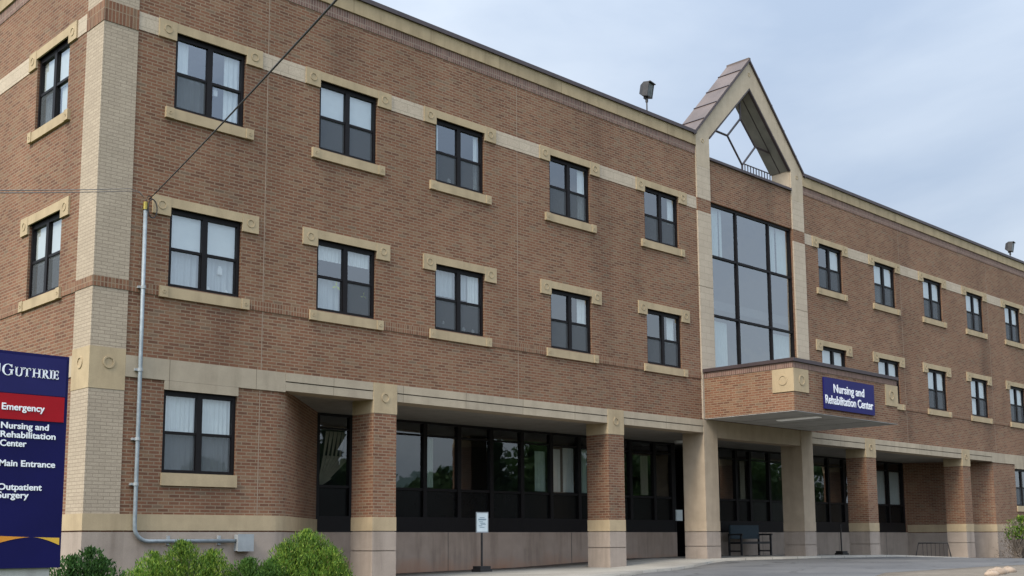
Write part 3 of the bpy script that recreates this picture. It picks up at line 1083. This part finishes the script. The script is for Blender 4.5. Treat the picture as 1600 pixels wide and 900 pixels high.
# bay parapet coping
mb = MB()
mb.box(20.695, 25.635, -0.07, 0.4, 13.283, 13.37)
mb.build('bay_coping', 'coping_metal', B)
cx = 23.18
OUT = [(19.96, 12.955), (20.69, 12.955), (20.69, 14.05), (cx, 16.47), (25.64, 14.05), (25.64, 12.955), (26.40, 12.955), (26.40, 14.10), (cx, 17.46), (19.96, 14.10)]
mb = MB()
mb.prism_y(OUT, -0.05, 0.76)
gb = mb.build('gable_frame', 'gable_stone', B)
for q in ((20.33, 13.85), (26.02, 13.85), (cx, 16.95)):
    MB().ring(q, .05, .075, -.045, .06, n=12).build('medallion', 'tan_stone', gb)
# metal roof on the frame: two slabs with standing seams
mb = MB()
sl = 3.36 / 3.22
def slab(x0, z0, x1, z1, t, y0, y1, lift):
    dx, dz = x1 - x0, z1 - z0
    L_ = math.hypot(dx, dz)
    nx, nz = -dz / L_, dx / L_
    if nz < 0: nx, nz = -nx, -nz
    mb.prism_y([(x0 + nx * lift, z0 + nz * lift), (x1 + nx * lift, z1 + nz * lift), (x1 + nx * (lift + t), z1 + nz * (lift + t)), (x0 + nx * (lift + t), z0 + nz * (lift + t))] if dx > 0 else
               [(x1 + nx * lift, z1 + nz * lift), (x0 + nx * lift, z0 + nz * lift), (x0 + nx * (lift + t), z0 + nz * (lift + t)), (x1 + nx * (lift + t), z1 + nz * (lift + t))], y0, y1)
slab(19.83, 13.965, cx, 17.46, .055, -.10, .84, .004)
slab(26.53, 13.965, cx, 17.46, .055, -.10, .84, .004)
mb.box(cx - .05, cx + .05, -.105, .845, 17.44, 17.56)
mr = mb.build('gable_roof', 'roof_metal', gb)
mb = MB()
for k in (.18, .40, .62, .84):
    for sgn in (-1, 1):
        x = cx + sgn * (3.35 * (1 - k)); z = 17.46 - sl * abs(x - cx)
        ux, uz = .707 * 0.03, .707 * .03
        nrm = (sgn * .722, .692)
        a = (x + nrm[0] * .058, z + nrm[1] * .058)
        mb.prism_y([(a[0] - .02 * .69, a[1] + sgn * .02 * .72), (a[0] + .02 * .69, a[1] - sgn * .02 * .72), (a[0] + .02 * .69 + nrm[0] * .03, a[1] - sgn * .02 * .72 + nrm[1] * .03), (a[0] - .02 * .69 + nrm[0] * .03, a[1] + sgn * .02 * .72 + nrm[1] * .03)], -.10, .84)
mb.build('seam', 'coping_metal', mr)
mb = MB()
for sgn in (-1, 1):
    slab(cx + sgn * 3.36, 13.955, cx, 17.455, .06, -.115, -.055, -.02)
mb.build('fascia', 'coping_metal', mr)
# dark lining of the inner slopes
mb = MB()
slI = (16.47 - 14.05) / (25.64 - cx)
for sgn in (-1, 1):
    for y0, y1, lf in ((.06, .38, -.020), (.41, .80, -.030)):
        slab(cx + sgn * 2.46, 14.05, cx + sgn * .02, 16.45, .018, y0, y1, lf)
mb.build('lining', 'gable_lining', gb)
mb = MB()
for sgn in (-1, 1):
    slab(cx + sgn * 2.46, 14.05, cx + sgn * .02, 16.45, .05, -.045, .055, -.05)
    slab(cx + sgn * 2.46, 14.05, cx + sgn * .02, 16.45, .03, .382, .408, -.035)
mb.build('lining_edge', 'coping_metal', gb)
# diamond grille
gy_ = .40
D = dict(t=(23.22, 15.48), l=(22.40, 14.66), b=(23.24, 13.80), r=(24.09, 14.66))
mb = MB()
G3 = lambda p: (p[0], gy_, p[1])
for a, b in (('t', 'l'), ('l', 'b'), ('b', 'r'), ('r', 't')):
    mb.tube([G3(D[a]), G3(D[b])], .038, 6)
mb.tube([G3(D['t']), (23.2, gy_, 16.45)], .038, 6)
mb.tube([G3(D['b']), (23.24, gy_, 13.36)], .038, 6)
mb.tube([G3(D['l']), (21.32, gy_, 14.66)], .038, 6)
mb.tube([G3(D['r']), (25.02, gy_, 14.66)], .038, 6)
mb.build('diamond_grille', 'coping_metal', gb)
# roof rail behind the gable
mb = MB()
for z in (13.6, 14.34):
    mb.tube([(24.55, 1.2, z), (26.3, 1.2, z)], .022, 6)
for k in range(10):
    x = 24.6 + k * .18
    mb.tube([(x, 1.2, 13.02), (x, 1.2, 14.34)], .020, 5)
mb.build('roof_rail', 'coping_metal', B)

# ---- canopy
cx0, cx1, cy = 20.05, 26.40, -3.30
mb = MB()
CP = [(cx0, -0.052), (cx0, cy), (cx1, cy), (cx1, -0.052)]
mb.ribbon(CP, 4.626, 6.10, 0.0, -0.25)
can = mb.build('canopy', 'brick', B)
mb = MB()
mb.ribbon(CP, 5.915, 6.085, 0.016, -0.02)
mb.build('soldier_course', 'soldier_brick', can)
mb = MB()
mb.ribbon(CP, 6.10, 6.205, 0.07, -0.30)
mb.box(cx0 + .26, cx1 - .26, cy + .26, -.06, 6.02, 6.12)
mb.build('canopy_coping', 'coping_metal', can)
mb = MB()
mb.box(cx0 + .005, cx1 - .005, cy + .005, -.055, 4.611, 4.623)
sf = mb.build('canopy_soffit', 'canopy_plaster', can)
mb = MB()
mb.ribbon([(cx1 - .80, cy), (cx1, cy), (cx1, -2.58)], 5.20, 5.90, 0.030, -0.02)
mb.ring((cx1 - .40, 5.56), .12, .16, cy - .028, -cy + .045)
mb.build('corner_block', 'tan_stone', can)
mb = MB()
mb.ribbon([(cx0, -2.58), (cx0, cy), (cx0 + .80, cy)], 5.20, 5.90, 0.030, -0.02)
mb.ring((cx0 + .42, 5.56), .12, .16, cy - .028, -cy + .045)
LMc = lambda p: (cx0 + p[1], p[0], p[2])
mb.ring((-2.95, 5.56), .12, .16, -.028, .045, M=LMc)
mb.build('corner_block', 'tan_stone', can)
mb = MB()
mb.box(22.0, 22.3, -2.86, -1.40, 4.585, 4.609)
mb.build('soffit_light', 'light_diffuser', can)
for x in (21.6, 23.2, 24.8):
    MB().box(x - .008, x + .008, cy + .02, -.07, 4.6075, 4.618).build('soffit_seam', 'groove_dark', can)

# ------------------------------------------------------------------ lettering
def text(name, body, mat, parent, x, y, z, cap, width=None, bold=0.012):
    c = bpy.data.curves.new('t', 'FONT')
    c.body = body
    c.size = 1.0
    c.offset = bold
    c.extrude = 0.02
    o = bpy.data.objects.new('t', c)
    COL.objects.link(o)
    bpy.context.view_layer.update()
    me = bpy.data.meshes.new_from_object(o.evaluated_get(bpy.context.evaluated_depsgraph_get()))
    bpy.data.objects.remove(o)
    bpy.data.curves.remove(c)
    xs_ = [v.co.x for v in me.vertices]
    sz = cap / 0.73
    sx = sz if width is None else width / (max(xs_) - min(xs_))
    x_0 = min(xs_)
    for v in me.vertices:
        v.co = Vector(((v.co.x - x_0) * sx, -v.co.z * .2, v.co.y * sz))
    me.name = name
    me.materials.clear()
    me.materials.append(MAT[mat])
    o = bpy.data.objects.new(name, me)
    COL.objects.link(o)
    place(o, (x, y, z), parent)
    return o

# canopy sign
cs = thing('entrance_sign', 'blue sign reading Nursing and Rehabilitation Center mounted on the brick canopy', 'sign', (23.2, cy, 4.79))
mb = MB()
mb.box(21.66, 24.74, cy - .07, cy - .019, 4.79, 5.775)
mb.build('sign_panel', 'canopy_navy', cs)
text('lettering', 'Nursing and', 'letter_white', cs, 22.21, cy - .075, 5.335, .27, 1.88, .02)
text('lettering', 'Rehabilitation Center', 'letter_white', cs, 21.70, cy - .075, 4.965, .27, 2.93, .02)

# roadside sign
sx0, sx1, sy = -4.05, -2.52, -5.0
ms = thing('directory_sign', 'tall navy hospital directory sign with a red band beside the building corner', 'sign', ((sx0 + sx1) / 2, sy, H(-3.2, sy)))
mb = MB()
mb.box(sx0, sx1, sy, sy + .32, .50, 3.60)
bd = mb.build('sign_body', 'sign_navy', ms)
mb = MB()
mb.box(sx0 + .002, sx1 - .04, sy - .010, sy + .002, 2.995, 3.555)
mb.build('top_panel', 'sign_navy_pale', bd)
mb = MB()
mb.box(sx0 + .002, sx1 - .05, sy - .014, sy + .002, 2.615, 2.985)
mb.build('red_band', 'sign_red', bd)
mb = MB()
mb.box(sx0 + .12, sx1 - .13, sy + .05, sy + .27, -1.1, .498)
mb.build('sign_base', 'sign_base_concrete', ms)
def arc_shape(tip, root, ztop, zlow, nm, mt):
    mb = MB()
    n = 14
    for i in range(n):
        t0, t1 = i / n, (i + 1) / n
        P_ = lambda t: (tip[0] + (root - tip[0]) * t, tip[1] + (ztop - tip[1]) * t, tip[1] + (zlow - tip[1]) * (t ** 1.6))
        a, b = P_(t0), P_(t1)
        q = [(a[0], a[2]), (b[0], b[2]), (b[0], b[1]), (a[0], a[1])]
        mb.face([(x, sy - .008, z) for x, z in (q if root > tip[0] else q[::-1])])
    mb.build(nm, mt, bd)
arc_shape((-2.975, .938), -4.05, 0.985, .60, 'orange_swoosh', 'sign_orange')
arc_shape((-2.935, .938), sx1 - .03, .928, .822, 'yellow_swoosh', 'sign_yellow')
yt = sy - .016
text('lettering', 'Emergency', 'letter_white', ms, -3.470, yt - .003, 2.748, .098, .612, .020)
for z, s_, wd in ((2.482, 'Nursing and', .682), (2.355, 'Rehabilitation', .787), (2.229, 'Center', .372), (1.945, 'Main Entrance', .80), (1.607, 'Outpatient', .622), (1.492, 'Surgery', .438)):
    text('lettering', s_, 'letter_white', ms, -3.463, sy - .006, z, .092, wd, .020)
# serif wordmark, built stroke by stroke
def serif_word():
    mb = MB()
    y0, y1 = sy - .018, sy - .009
    zb = 3.243
    bx = lambda a, b, c, e: mb.box(a, b, y0, y1, c, e)
    def arc(cxx, czz, rx, rz, a0, a1, t0, t1, n=22):
        for i in range(n):
            A, B_ = R(a0 + (a1 - a0) * i / n), R(a0 + (a1 - a0) * (i + 1) / n)
            tk = lambda a: t0 + (t1 - t0) * abs(math.cos(a))
            po = lambda a: (cxx + rx * math.cos(a), czz + rz * math.sin(a))
            pi = lambda a: (cxx + (rx - tk(a)) * math.cos(a), czz + (rz - tk(a) * .55) * math.sin(a))
            q = [po(A), po(B_), pi(B_), pi(A)]
            mb.prism_y(q, y0, y1)
    T, t_, s_ = .025, .013, .011
    def stem(x, z0, z1, wd=T):
        bx(x, x + wd, z0, z1)
        bx(x - s_, x + wd + s_, z0, z0 + .010)
        bx(x - s_, x + wd + s_, z1 - .010, z1)
    # G
    arc(-3.405, zb + .080, .085, .084, 48, 318, .014, .032)
    bx(-3.362, -3.332, zb + .014, zb + .080); bx(-3.385, -3.318, zb + .076, zb + .088)
    bx(-3.352, -3.340, zb + .118, zb + .158)
    h = .132
    # U
    x = -3.285
    bx(x, x + T, zb + .035, zb + h); bx(x - s_, x + T + s_, zb + h - .010, zb + h)
    bx(x + .088, x + .088 + .016, zb + .035, zb + h); bx(x + .076, x + .116, zb + h - .010, zb + h)
    arc(x + .052, zb + .040, .052, .042, 180, 360, .016, .026)
    # T
    x = -3.120
    stem(x, zb, zb + h); bx(x - .040, x + .070, zb + h - .014, zb + h)
    bx(x - .044, x - .034, zb + h - .036, zb + h); bx(x + .062, x + .072, zb + h - .036, zb + h)
    # H
    x = -3.010
    stem(x, zb, zb + h); stem(x + .085, zb, zb + h); bx(x + T, x + .085, zb + .060, zb + .073)
    # R
    x = -2.855
    stem(x, zb, zb + h); arc(x + T, zb + .098, .050, .034, -90, 90, .012, .026)
    mb.prism_y([(x + T + .002, zb + .062), (x + .074, zb), (x + .104, zb), (x + T + .028, zb + .066)], y0, y1)
    # I
    x = -2.735
    stem(x, zb, zb + h)
    # E
    x = -2.680
    stem(x, zb, zb + h)
    bx(x + T, x + .078, zb, zb + .013); bx(x + T, x + .074, zb + h - .013, zb + h); bx(x + T, x + .062, zb + .061, zb + .073)
    bx(x + .070, x + .080, zb, zb + .036); bx(x + .066, x + .076, zb + h - .034, zb + h); bx(x + .056, x + .066, zb + .050, zb + .084)
    mb.v = [(-3.49 + (v[0] + 3.49) * .917, v[1], v[2]) for v in mb.v]
    mb.build('wordmark', 'letter_white', ms)
    mb = MB()
    n = 12
    pts = [(-3.66, zb + .16), (-3.66, zb + .06)] + [(-3.59 + .07 * math.cos(R(a)), zb + .06 + .075 * math.sin(R(a))) for a in range(180, 361, 20)] + [(-3.52, zb + .16)]
    mb.prism_y(pts[:1] + pts[1:], y0, y1)
    mb.build('emblem', 'letter_white', ms)
serif_word()

# ------------------------------------------------------------------ conduit, cables, flood lights
pc = thing('conduit_pipe', 'galvanised electrical conduit running down the brick wall to a grey box', 'pipe', (1.0, -.1, .9))
mb = MB()
path = [(.985, -.10, 7.62), (1.0, -.10, 4.4), (1.005, -.10, 1.25)]
for k in range(1, 8):
    a = R(90 * k / 7)
    path.append((1.305 - .30 * math.cos(a), -.10, 1.17 - .30 * math.sin(a)))
path.append((3.28, -.10, .87))
mb.tube(path, .041, 10)
mb.build('pipe', 'galvanised', pc, True)
for z in (6.0, 4.30, 2.9, 2.0):
    mb = MB()
    mb.box(.90, 1.06, -.085, 0.0, z - .022, z + .022)
    mb.tube([(1.0, -.10, z - .03), (1.0, -.10, z + .03)], .054, 10)
    mb.build('bracket', 'box_grey', pc)
for x in (1.75, 2.9):
    MB().box(x - .03, x + .03, -.09, -.03, .79, .98).build('bracket', 'box_grey', pc)
mb = MB()
mb.box(3.28, 3.64, -.20, -.032, .66, 1.0)
mb.box(3.268, 3.652, -.212, -.20, .648, 1.012)
mb.build('junction_box', 'box_grey', pc)
mb = MB()
mb.tube([(.985, -.10, 7.62), (.98, -.10, 7.78)], [.056, .046], 10)
mb.build('weatherhead', 'brass', pc)
mb = MB()
loop = []
for k in range(0, 25):
    a = R(100 - 15 * k)
    loop.append((1.11 + .105 * math.cos(a), -.13 - .002 * k, 7.66 + .20 * math.sin(a)))
mb.tube([(.98, -.11, 7.80), (1.02, -.14, 7.92), (1.07, -.14, 7.90)] + loop, .013, 6)
mb.build('cable_loop', 'cable_black', pc)

# service drop: from the weatherhead up and across towards a pole on the street side
A0 = Vector((1.03, -.16, 7.84))
B0 = Vector((-1.13, -9.50, 8.09)) 
CAMP = CAM_POS
def sag(a, b, s_, n=28):
    pts = []
    for i in range(n + 1):
        t = i / n
        p_ = a.lerp(b, t)
        p_.z -= s_ * 4 * t * (1 - t)
        pts.append(p_)
    return pts
mb = MB()
E0 = CAMP + (Vector((-1.889, -10.609, 7.437)) - CAMP) * 0.80
E1 = A0 + (E0 - A0) * 1.9
mb.tube(sag(A0, E1, .10), .0125, 6)
ob = mb.build('service_cable', 'cable_black', None, True)
tag(ob, 'thick black overhead cable climbing from the conduit top across the upper windows', 'cable')
for k, dz in enumerate((0.0, .05)):
    mb = MB()
    a = Vector((.93, -.12, 7.86))
    kx = Vector((.62, -.14, 7.98 - dz))
    e = CAMP + (Vector((-4.753, -8.105, 5.005)) - CAMP) * .98
    e.z -= dz * .6
    mb.tube([a, a.lerp(kx, .35) + Vector((0, 0, .06)), kx] + sag(kx, kx + (e - kx) * 1.6, .02)[1:], .0075, 5)
    ob = mb.build('thin_cable', 'cable_grey', None, True)
    tag(ob, ('upper of the two thin grey cables crossing the corner pier to the left', 'lower of the two thin grey cables crossing the corner pier to the left')[k], 'cable', 'thin cables at the building corner')

def floodlight(x, y, z0, zc, yawd, label):
    t = thing('flood_light', label, 'lamp', (x, y, z0), 'flood lights on the roof edge')
    mb = MB()
    mb.tube([(x, y, z0), (x, y, zc - .34)], .022, 8)
    mb.build('post', 'lamp_bronze', t)
    rot = Matrix.Rotation(R(yawd), 4, 'Z') @ Matrix.Rotation(R(-10), 4, 'Y')
    T = lambda p: tuple(Vector((x, y, zc)) + rot @ Vector(p))
    mb = MB()
    mb.tube([(x, y, zc - .40), (x + .0, y, zc - .22)], .045, 8)
    mb.box(-.04, .04, -.06, .06, -.29, -.16, T)
    mb.build('knuckle', 'lamp_bronze', t)
    mb = MB()
    # tapered housing: broad front, smaller back
    fr = [(-.15, s1 * .185, s2 * .235) for s1, s2 in ((-1, -1), (1, -1), (1, 1), (-1, 1))]
    md = [(.05, a * .96, b * .96) for _, a, b in fr]
    bk = [(.19, a * .55, b * .60) for _, a, b in fr]
    for Q, S in ((fr, md), (md, bk)):
        for i in range(4):
            j = (i + 1) % 4
            mb.face([T(Q[j]), T(Q[i]), T(S[i]), T(S[j])])
    mb.face([T(p_) for p_ in bk])
    inn = [(-.15, a * .86, b * .88) for _, a, b in fr]
    for i in range(4):
        j = (i + 1) % 4
        mb.face([T(fr[i]), T(fr[j]), T(inn[j]), T(inn[i])])
    mb.box(-.20, -.15, -.19, .19, .215, .245, T)
    mb.build('housing', 'lamp_bronze', t)
    mb = MB()
    mb.face([T((-.138, a * .87, b * .89)) for _, a, b in fr])
    mb.build('lens', 'lamp_lens', t)
    return t
floodlight(17.90, .30, 14.0, 15.02, 102, 'bronze flood light on the roof edge left of the entrance gable')
floodlight(45.62, .30, 14.0, 14.80, 100, 'bronze flood light at the far right end of the roof edge')

# ------------------------------------------------------------------ things under the arcade
def stand_sign(x, y, label, with_panel=True, h=1.05):
    z = H(x, y) + .035
    t = thing('sign_stand', label, 'sign stand', (x, y, z), 'pedestal sign stands under the arcade')
    mb = MB()
    mb.box(x - .22, x + .22, y - .18, y + .18, z, z + .07)
    mb.box(x - .19, x + .19, y - .15, y + .15, z + .07, z + .15)
    mb.build('base', 'bench_dark', t)
    mb = MB()
    mb.tube([(x, y, z + .15), (x, y, z + h)], .03, 8)
    mb.build('pole', 'lamp_bronze', t)
    if with_panel:
        ct, st_ = math.cos(R(-18)), math.sin(R(-18))
        T = lambda p: (x + p[0] * ct - p[1] * st_, y + p[0] * st_ + p[1] * ct, p[2])
        mb = MB()
        mb.box(-.185, .185, -.03, .0, z + h, z + h + .56, T)
        f = mb.build('sign_frame', 'box_grey', t)
        mb = MB()
        mb.box(-.160, .160, -.036, -.031, z + h + .03, z + h + .53, T)
        pn = mb.build('sign_panel', 'notice_white', f)
        mb = MB()
        for zz, a, b in ((.40, -.10, .08), (.36, -.15, .15), (.34, -.15, .13), (.29, -.12, .02), (.25, -.08, .10), (.22, -.06, .13), (.18, -.13, .0), (.14, -.10, .08)):
            mb.box(a * .8, b * .8, -.040, -.037, z + h + zz, z + h + zz + .016, T)
        mb.build('sign_print', 'notice_blue', pn)
    else:
        mb = MB()
        mb.tube([(x, y, z + h), (x, y, z + h + .04)], [.04, .02], 8)
        mb.build('finial', 'bench_dark', t)
    return t
stand_sign(11.83, 1.5, 'white notice on a dark pole stand in front of the stained plinth')
stand_sign(31.6, 2.0, 'bare dark pole stand beside the brick column right of the entrance', False, 1.15)

# bench
bx0, bx1, by0, by1 = 25.15, 27.02, 2.22, 2.80
bz = H(26, 2.5) + .035
bn = thing('bench', 'dark bench with teal back panel under the entrance arcade', 'bench', (26.1, 2.5, bz))
mb = MB()
mb.box(bx0 + .05, bx1 - .05, by0 + .02, by1 - .05, bz + .42, bz + .50)
mb.build('seat', 'bench_dark', bn)
mb = MB()
mb.box(bx0 + .04, bx1 - .04, by1 - .07, by1, bz + .60, bz + 1.10)
mb.build('backrest', 'bench_teal', bn)
for x in (bx0, bx1):
    mb = MB()
    mb.box(x - .035, x + .035, by0 - .04, by1, bz + .73, bz + .79)
    for y in (by0, by1 - .06):
        mb.box(x - .03, x + .03, y, y + .06, bz, bz + .73)
    mb.box(x - .025, x + .025, by0 + .06, by1 - .06, bz + .14, bz + .19)
    mb.box(x - .025, x + .025, by0 + .06, by1 - .06, bz + .44, bz + .49)
    mb.build('armrest', 'bench_dark', bn)

# bike rack (low rail with uprights)
rk = thing('bike_rack', 'low dark metal bike rack beside the last brick column', 'bike rack', (37.4, 1.0, H(37.4, 1)))
mb = MB()
rz = H(37.4, 1.0) + .02
ra, rb = Vector((37.55, .45, rz)), Vector((37.15, 1.55, rz))
mb.tube([ra + Vector((.15, -.05, 0)), ra + Vector((0, 0, .62)), rb + Vector((0, 0, .62)), rb + Vector((-.12, .1, 0))], .03, 8)
mb.build('hoop', 'bench_dark', rk)
for k in range(1, 7):
    q = ra.lerp(rb, k / 7)
    mb = MB()
    mb.tube([q, q + Vector((0, 0, .60))], .012, 6)
    mb.build('bar', 'bark', rk)

ob = MB().box(22.66, 23.0, 3.20, 3.245, 1.48, 1.86).build('wall_notice', 'notice_white')
tag(ob, 'small white notice on the dark doorway left of the entrance column', 'notice')
mb = MB()
mb.tube([(22.1, 2.6, 4.205), (22.1, 2.6, 4.13)], .15, 14)
ob = mb.build('ceiling_light', 'letter_white')
tag(ob, 'small round white ceiling light behind the stone column at the doorway', 'lamp')

# ------------------------------------------------------------------ planting
from mathutils import noise as mnoise
def spray(name, mat, parent, blobs, n, ln, wd, seed, up=0.75, clump=0.0):
    """shoots filling several uneven ellipsoid clumps: each shoot is one bent blade"""
    rg = random.Random(seed)
    V, F = [], []
    tot = sum(b[3] * b[4] for b in blobs)
    for (bx, by, bz_, rx, rz_) in blobs:
        k = int(n * rx * rz_ / tot)
        done = tries = 0
        while done < k and tries < k * 6:
            tries += 1
            a = rg.random() * 2 * math.pi
            el = rg.random()
            q = (rg.random() ** 0.38)
            cz_ = math.sin(el * math.pi / 2 * 1.05)
            cr = math.sqrt(max(0, 1 - cz_ * cz_))
            dirn = Vector((math.cos(a) * cr, math.sin(a) * cr, cz_ * rz_ / rx)).normalized()
            bulge = 1.0
            if clump:
                o_ = dirn * 2.3 + Vector((seed * 3.1, bx, by))
                bulge = 1.0 + clump * mnoise.noise(o_) + clump * .5 * mnoise.noise(o_ * 2.6)
            p_ = Vector((bx + math.cos(a) * cr * rx * q * bulge, by + math.sin(a) * cr * rx * q * bulge, bz_ + cz_ * rz_ * q * bulge))
            if clump and mnoise.noise(p_ * 4.5 + Vector((seed, 0, 0))) < rg.uniform(-.70, .02):
                continue
            done += 1
            t = (dirn * (1 - up) + Vector((0, 0, up)) + Vector((rg.gauss(0, .42), rg.gauss(0, .42), rg.gauss(0, .30)))).normalized()
            s_ = t.cross(Vector((rg.gauss(0, 1), rg.gauss(0, 1), rg.gauss(0, 1)))).normalized()
            l_, w_ = ln * rg.uniform(.45, 1.45), wd * rg.uniform(.6, 1.3)
            m_ = p_ + t * l_ * .5
            b_ = t.cross(s_) * l_ * .08
            i = len(V)
            V += [p_, m_ - s_ * w_ + b_, p_ + t * l_, m_ + s_ * w_ + b_]
            F.append((i, i + 1, i + 2, i + 3))
    me = bpy.data.meshes.new(name)
    org = Vector((sum(v.x for v in V) / len(V), sum(v.y for v in V) / len(V), min(v.z for v in V)))
    me.from_pydata([tuple(v - org) for v in V], [], F)
    me.materials.append(MAT[mat])
    o = bpy.data.objects.new(name, me)
    COL.objects.link(o)
    place(o, org, parent)
    return o
def stems(parent, blobs, seed, mat='bark', z0=None, n=7, r=.014):
    rg = random.Random(seed)
    mb = MB()
    for (bx, by, bz_, rx, rz_) in blobs:
        for k in range(n):
            a = rg.random() * 6.28
            e = Vector((bx + math.cos(a) * rx * .8 * rg.random(), by + math.sin(a) * rx * .8 * rg.random(), bz_ + rz_ * rg.uniform(.5, .85)))
            s_ = Vector((bx + rg.gauss(0, .08), by + rg.gauss(0, .08), H(bx, by) - .05))
            mb.tube([s_, s_.lerp(e, .5) + Vector((rg.gauss(0, .05), rg.gauss(0, .05), .05)), e], [r, r * .7, r * .3], 5)
    return mb.build('stem', mat, parent)
def shrub(label, blobs, mat, n, ln, wd, seed, up=.6):
    x, y = blobs[0][0], blobs[0][1]
    t = thing('shrub', label, 'shrub', (x, y, H(x, y)), 'shrubs along the foot of the building')
    stems(t, blobs, seed)
    spray('foliage', mat, t, blobs, n, ln, wd, seed, up, .13)
    return t
shrub('small dark green shrub between the navy sign and the building corner', [(-.72, -2.0, -.42, .62, 1.12), (-.45, -1.9, -.42, .55, .95), (-1.1, -2.1, -.4, .6, 1.0)], 'leaf_dark', 9000, .075, .015, 1, .3)
shrub('wide low bright green shrub under the horizontal conduit', [(.55, -1.9, -.42, .62, 1.00), (1.15, -1.8, -.42, .70, 1.24), (1.75, -1.8, -.42, .60, 1.10), (.15, -2.1, -.42, .5, .75)], 'leaf_bright', 24000, .075, .010, 2, .35)
shrub('small green shrub below the grey junction box between two larger shrubs', [(2.30, -2.2, -.40, .52, .92), (2.75, -2.3, -.40, .48, .86)], 'leaf_mid', 11000, .08, .011, 3, .4)
shrub('largest bright green feathery shrub in front of the recessed arcade corner', [(3.75, -2.0, -.38, .88, 1.36), (4.30, -1.9, -.38, .62, 1.12), (3.2, -2.2, -.38, .60, 1.12), (3.5, -2.4, -.38, .55, .95), (4.05, -2.35, -.38, .6, 1.0)], 'leaf_bright', 34000, .085, .010, 4, .35)
# half-bare bush at the right edge
bl = [(40.3, -1.3, -.2, .95, 1.75), (41.1, -1.2, -.2, .9, 1.55)]
t = thing('bare_bush', 'twiggy half bare bush with a few green leaves at the far right', 'bush', (40.3, -1.3, H(40.3, -1.3)))
stems(t, bl, 11, 'twig', n=60, r=.012)
spray('foliage', 'leaf_bright', t, [(40.9, -1.35, .95, .65, .75), (40.3, -1.4, .75, .5, .5)], 1500, .12, .03, 12, .3, .25)
spray('dead_foliage', 'twig', t, bl, 1500, .12, .016, 13, .4)

# rocks on the island kerb
rg = random.Random(5)
rocks = [(12.70, -12.08, .13, 'low reddish tan rock at the left end of the row on the driveway island'), (13.25, -11.95, .17, 'largest tan rock of the row on the driveway island'),
         (13.75, -11.85, .12, 'small rock wedged right of the largest tan rock'), (14.25, -11.75, .15, 'rounded tan rock at the right end of the row'), (10.3, -12.1, .06, 'small lone stone on the dirt left of the row of rocks')]
for x, y, s_, lb in rocks:
    mb = MB()
    n, mrow = 14, 8
    sd_ = rg.random() * 10
    def P_(i, j):
        a, b = 2 * math.pi * i / n, math.pi * j / mrow - math.pi / 2
        k = 1 + .16 * math.sin(3 * a + sd_) * math.cos(2 * b) + .10 * math.sin(5 * a + 2 * b + sd_)
        return (x + s_ * 1.35 * k * math.cos(a) * math.cos(b), y + s_ * k * math.sin(a) * math.cos(b), H(x, y) + s_ * .25 + s_ * .62 * k * math.sin(b))
    for i in range(n):
        for j in range(mrow):
            mb.face([P_(i, j), P_(i + 1, j), P_(i + 1, j + 1), P_(i, j + 1)])
    ob = mb.build('boulder', 'rock', None, True)
    tag(ob, lb, 'rock', 'rocks on the driveway island')

# ------------------------------------------------------------------ across the street (mirrored in the storefront)
mb = MB()
for i in range(40):
    a0, a1 = -200 + i * 20, -180 + i * 20
    hz = lambda x: 36 + 9 * math.sin(x * .013 + 1) + 4 * math.sin(x * .037)
    mb.face([(a1, -330, -2), (a0, -330, -2), (a0, -430, hz(a0)), (a1, -430, hz(a1))])
    mb.face([(a1, -430, hz(a1)), (a0, -430, hz(a0)), (a0, -560, -2), (a1, -560, -2)])
mb.build('hills', 'hill_green', None, True)['kind'] = 'structure'
def tree(x, y, h, conifer, label, seed):
    z = H(x, y) - .1
    t = thing('conifer_tree' if conifer else 'broadleaf_tree', label, 'tree', (x, y, z), 'trees across the street mirrored in the glass')
    mb = MB()
    mb.tube([(x, y, z), (x + .1, y, z + h * .5), (x, y, z + h * .92)], [.03 * h, .02 * h, .004 * h], 7)
    mb.build('trunk', 'bark', t)
    rg = random.Random(seed)
    if conifer:
        bl = [(x + rg.gauss(0, .1), y + rg.gauss(0, .1), z + h * (.08 + .088 * k), h * (.24 - .022 * k) * rg.uniform(.85, 1.1), h * .12) for k in range(10)]
        spray('crown', 'leaf_conifer', t, bl, 2600, .8, .22, seed, .1)
    else:
        bl = [(x + rg.gauss(0, h * .16), y + rg.gauss(0, h * .16), z + h * rg.uniform(.25, .6), h * rg.uniform(.2, .3), h * rg.uniform(.2, .35)) for k in range(8)]
        spray('crown', 'leaf_broad', t, bl, 3000, .6, .28, seed, .2)
for k, (x, y, h, c) in enumerate(((24, -38, 7.2, 0), (31, -40, 7.6, 0), (35.5, -39, 6.0, 0), (39, -40, 10.5, 1), (43, -42, 8.2, 0), (47, -39, 7.0, 0), (51, -43, 7.6, 0), (55, -40, 9.6, 1), (59, -42, 9.0, 0),
                                 (63, -40, 11.5, 0), (68, -40, 12.5, 0), (73, -41, 13.5, 1), (79, -40, 12.6, 0), (86, -42, 13.4, 0), (94, -42, 13.0, 0), (103, -43, 13.5, 0))):
    tree(x, y, h, c, ('dark conifer' if c else 'dark leafy tree') + ' across the street, mirrored in the dark storefront glass', 30 + k)
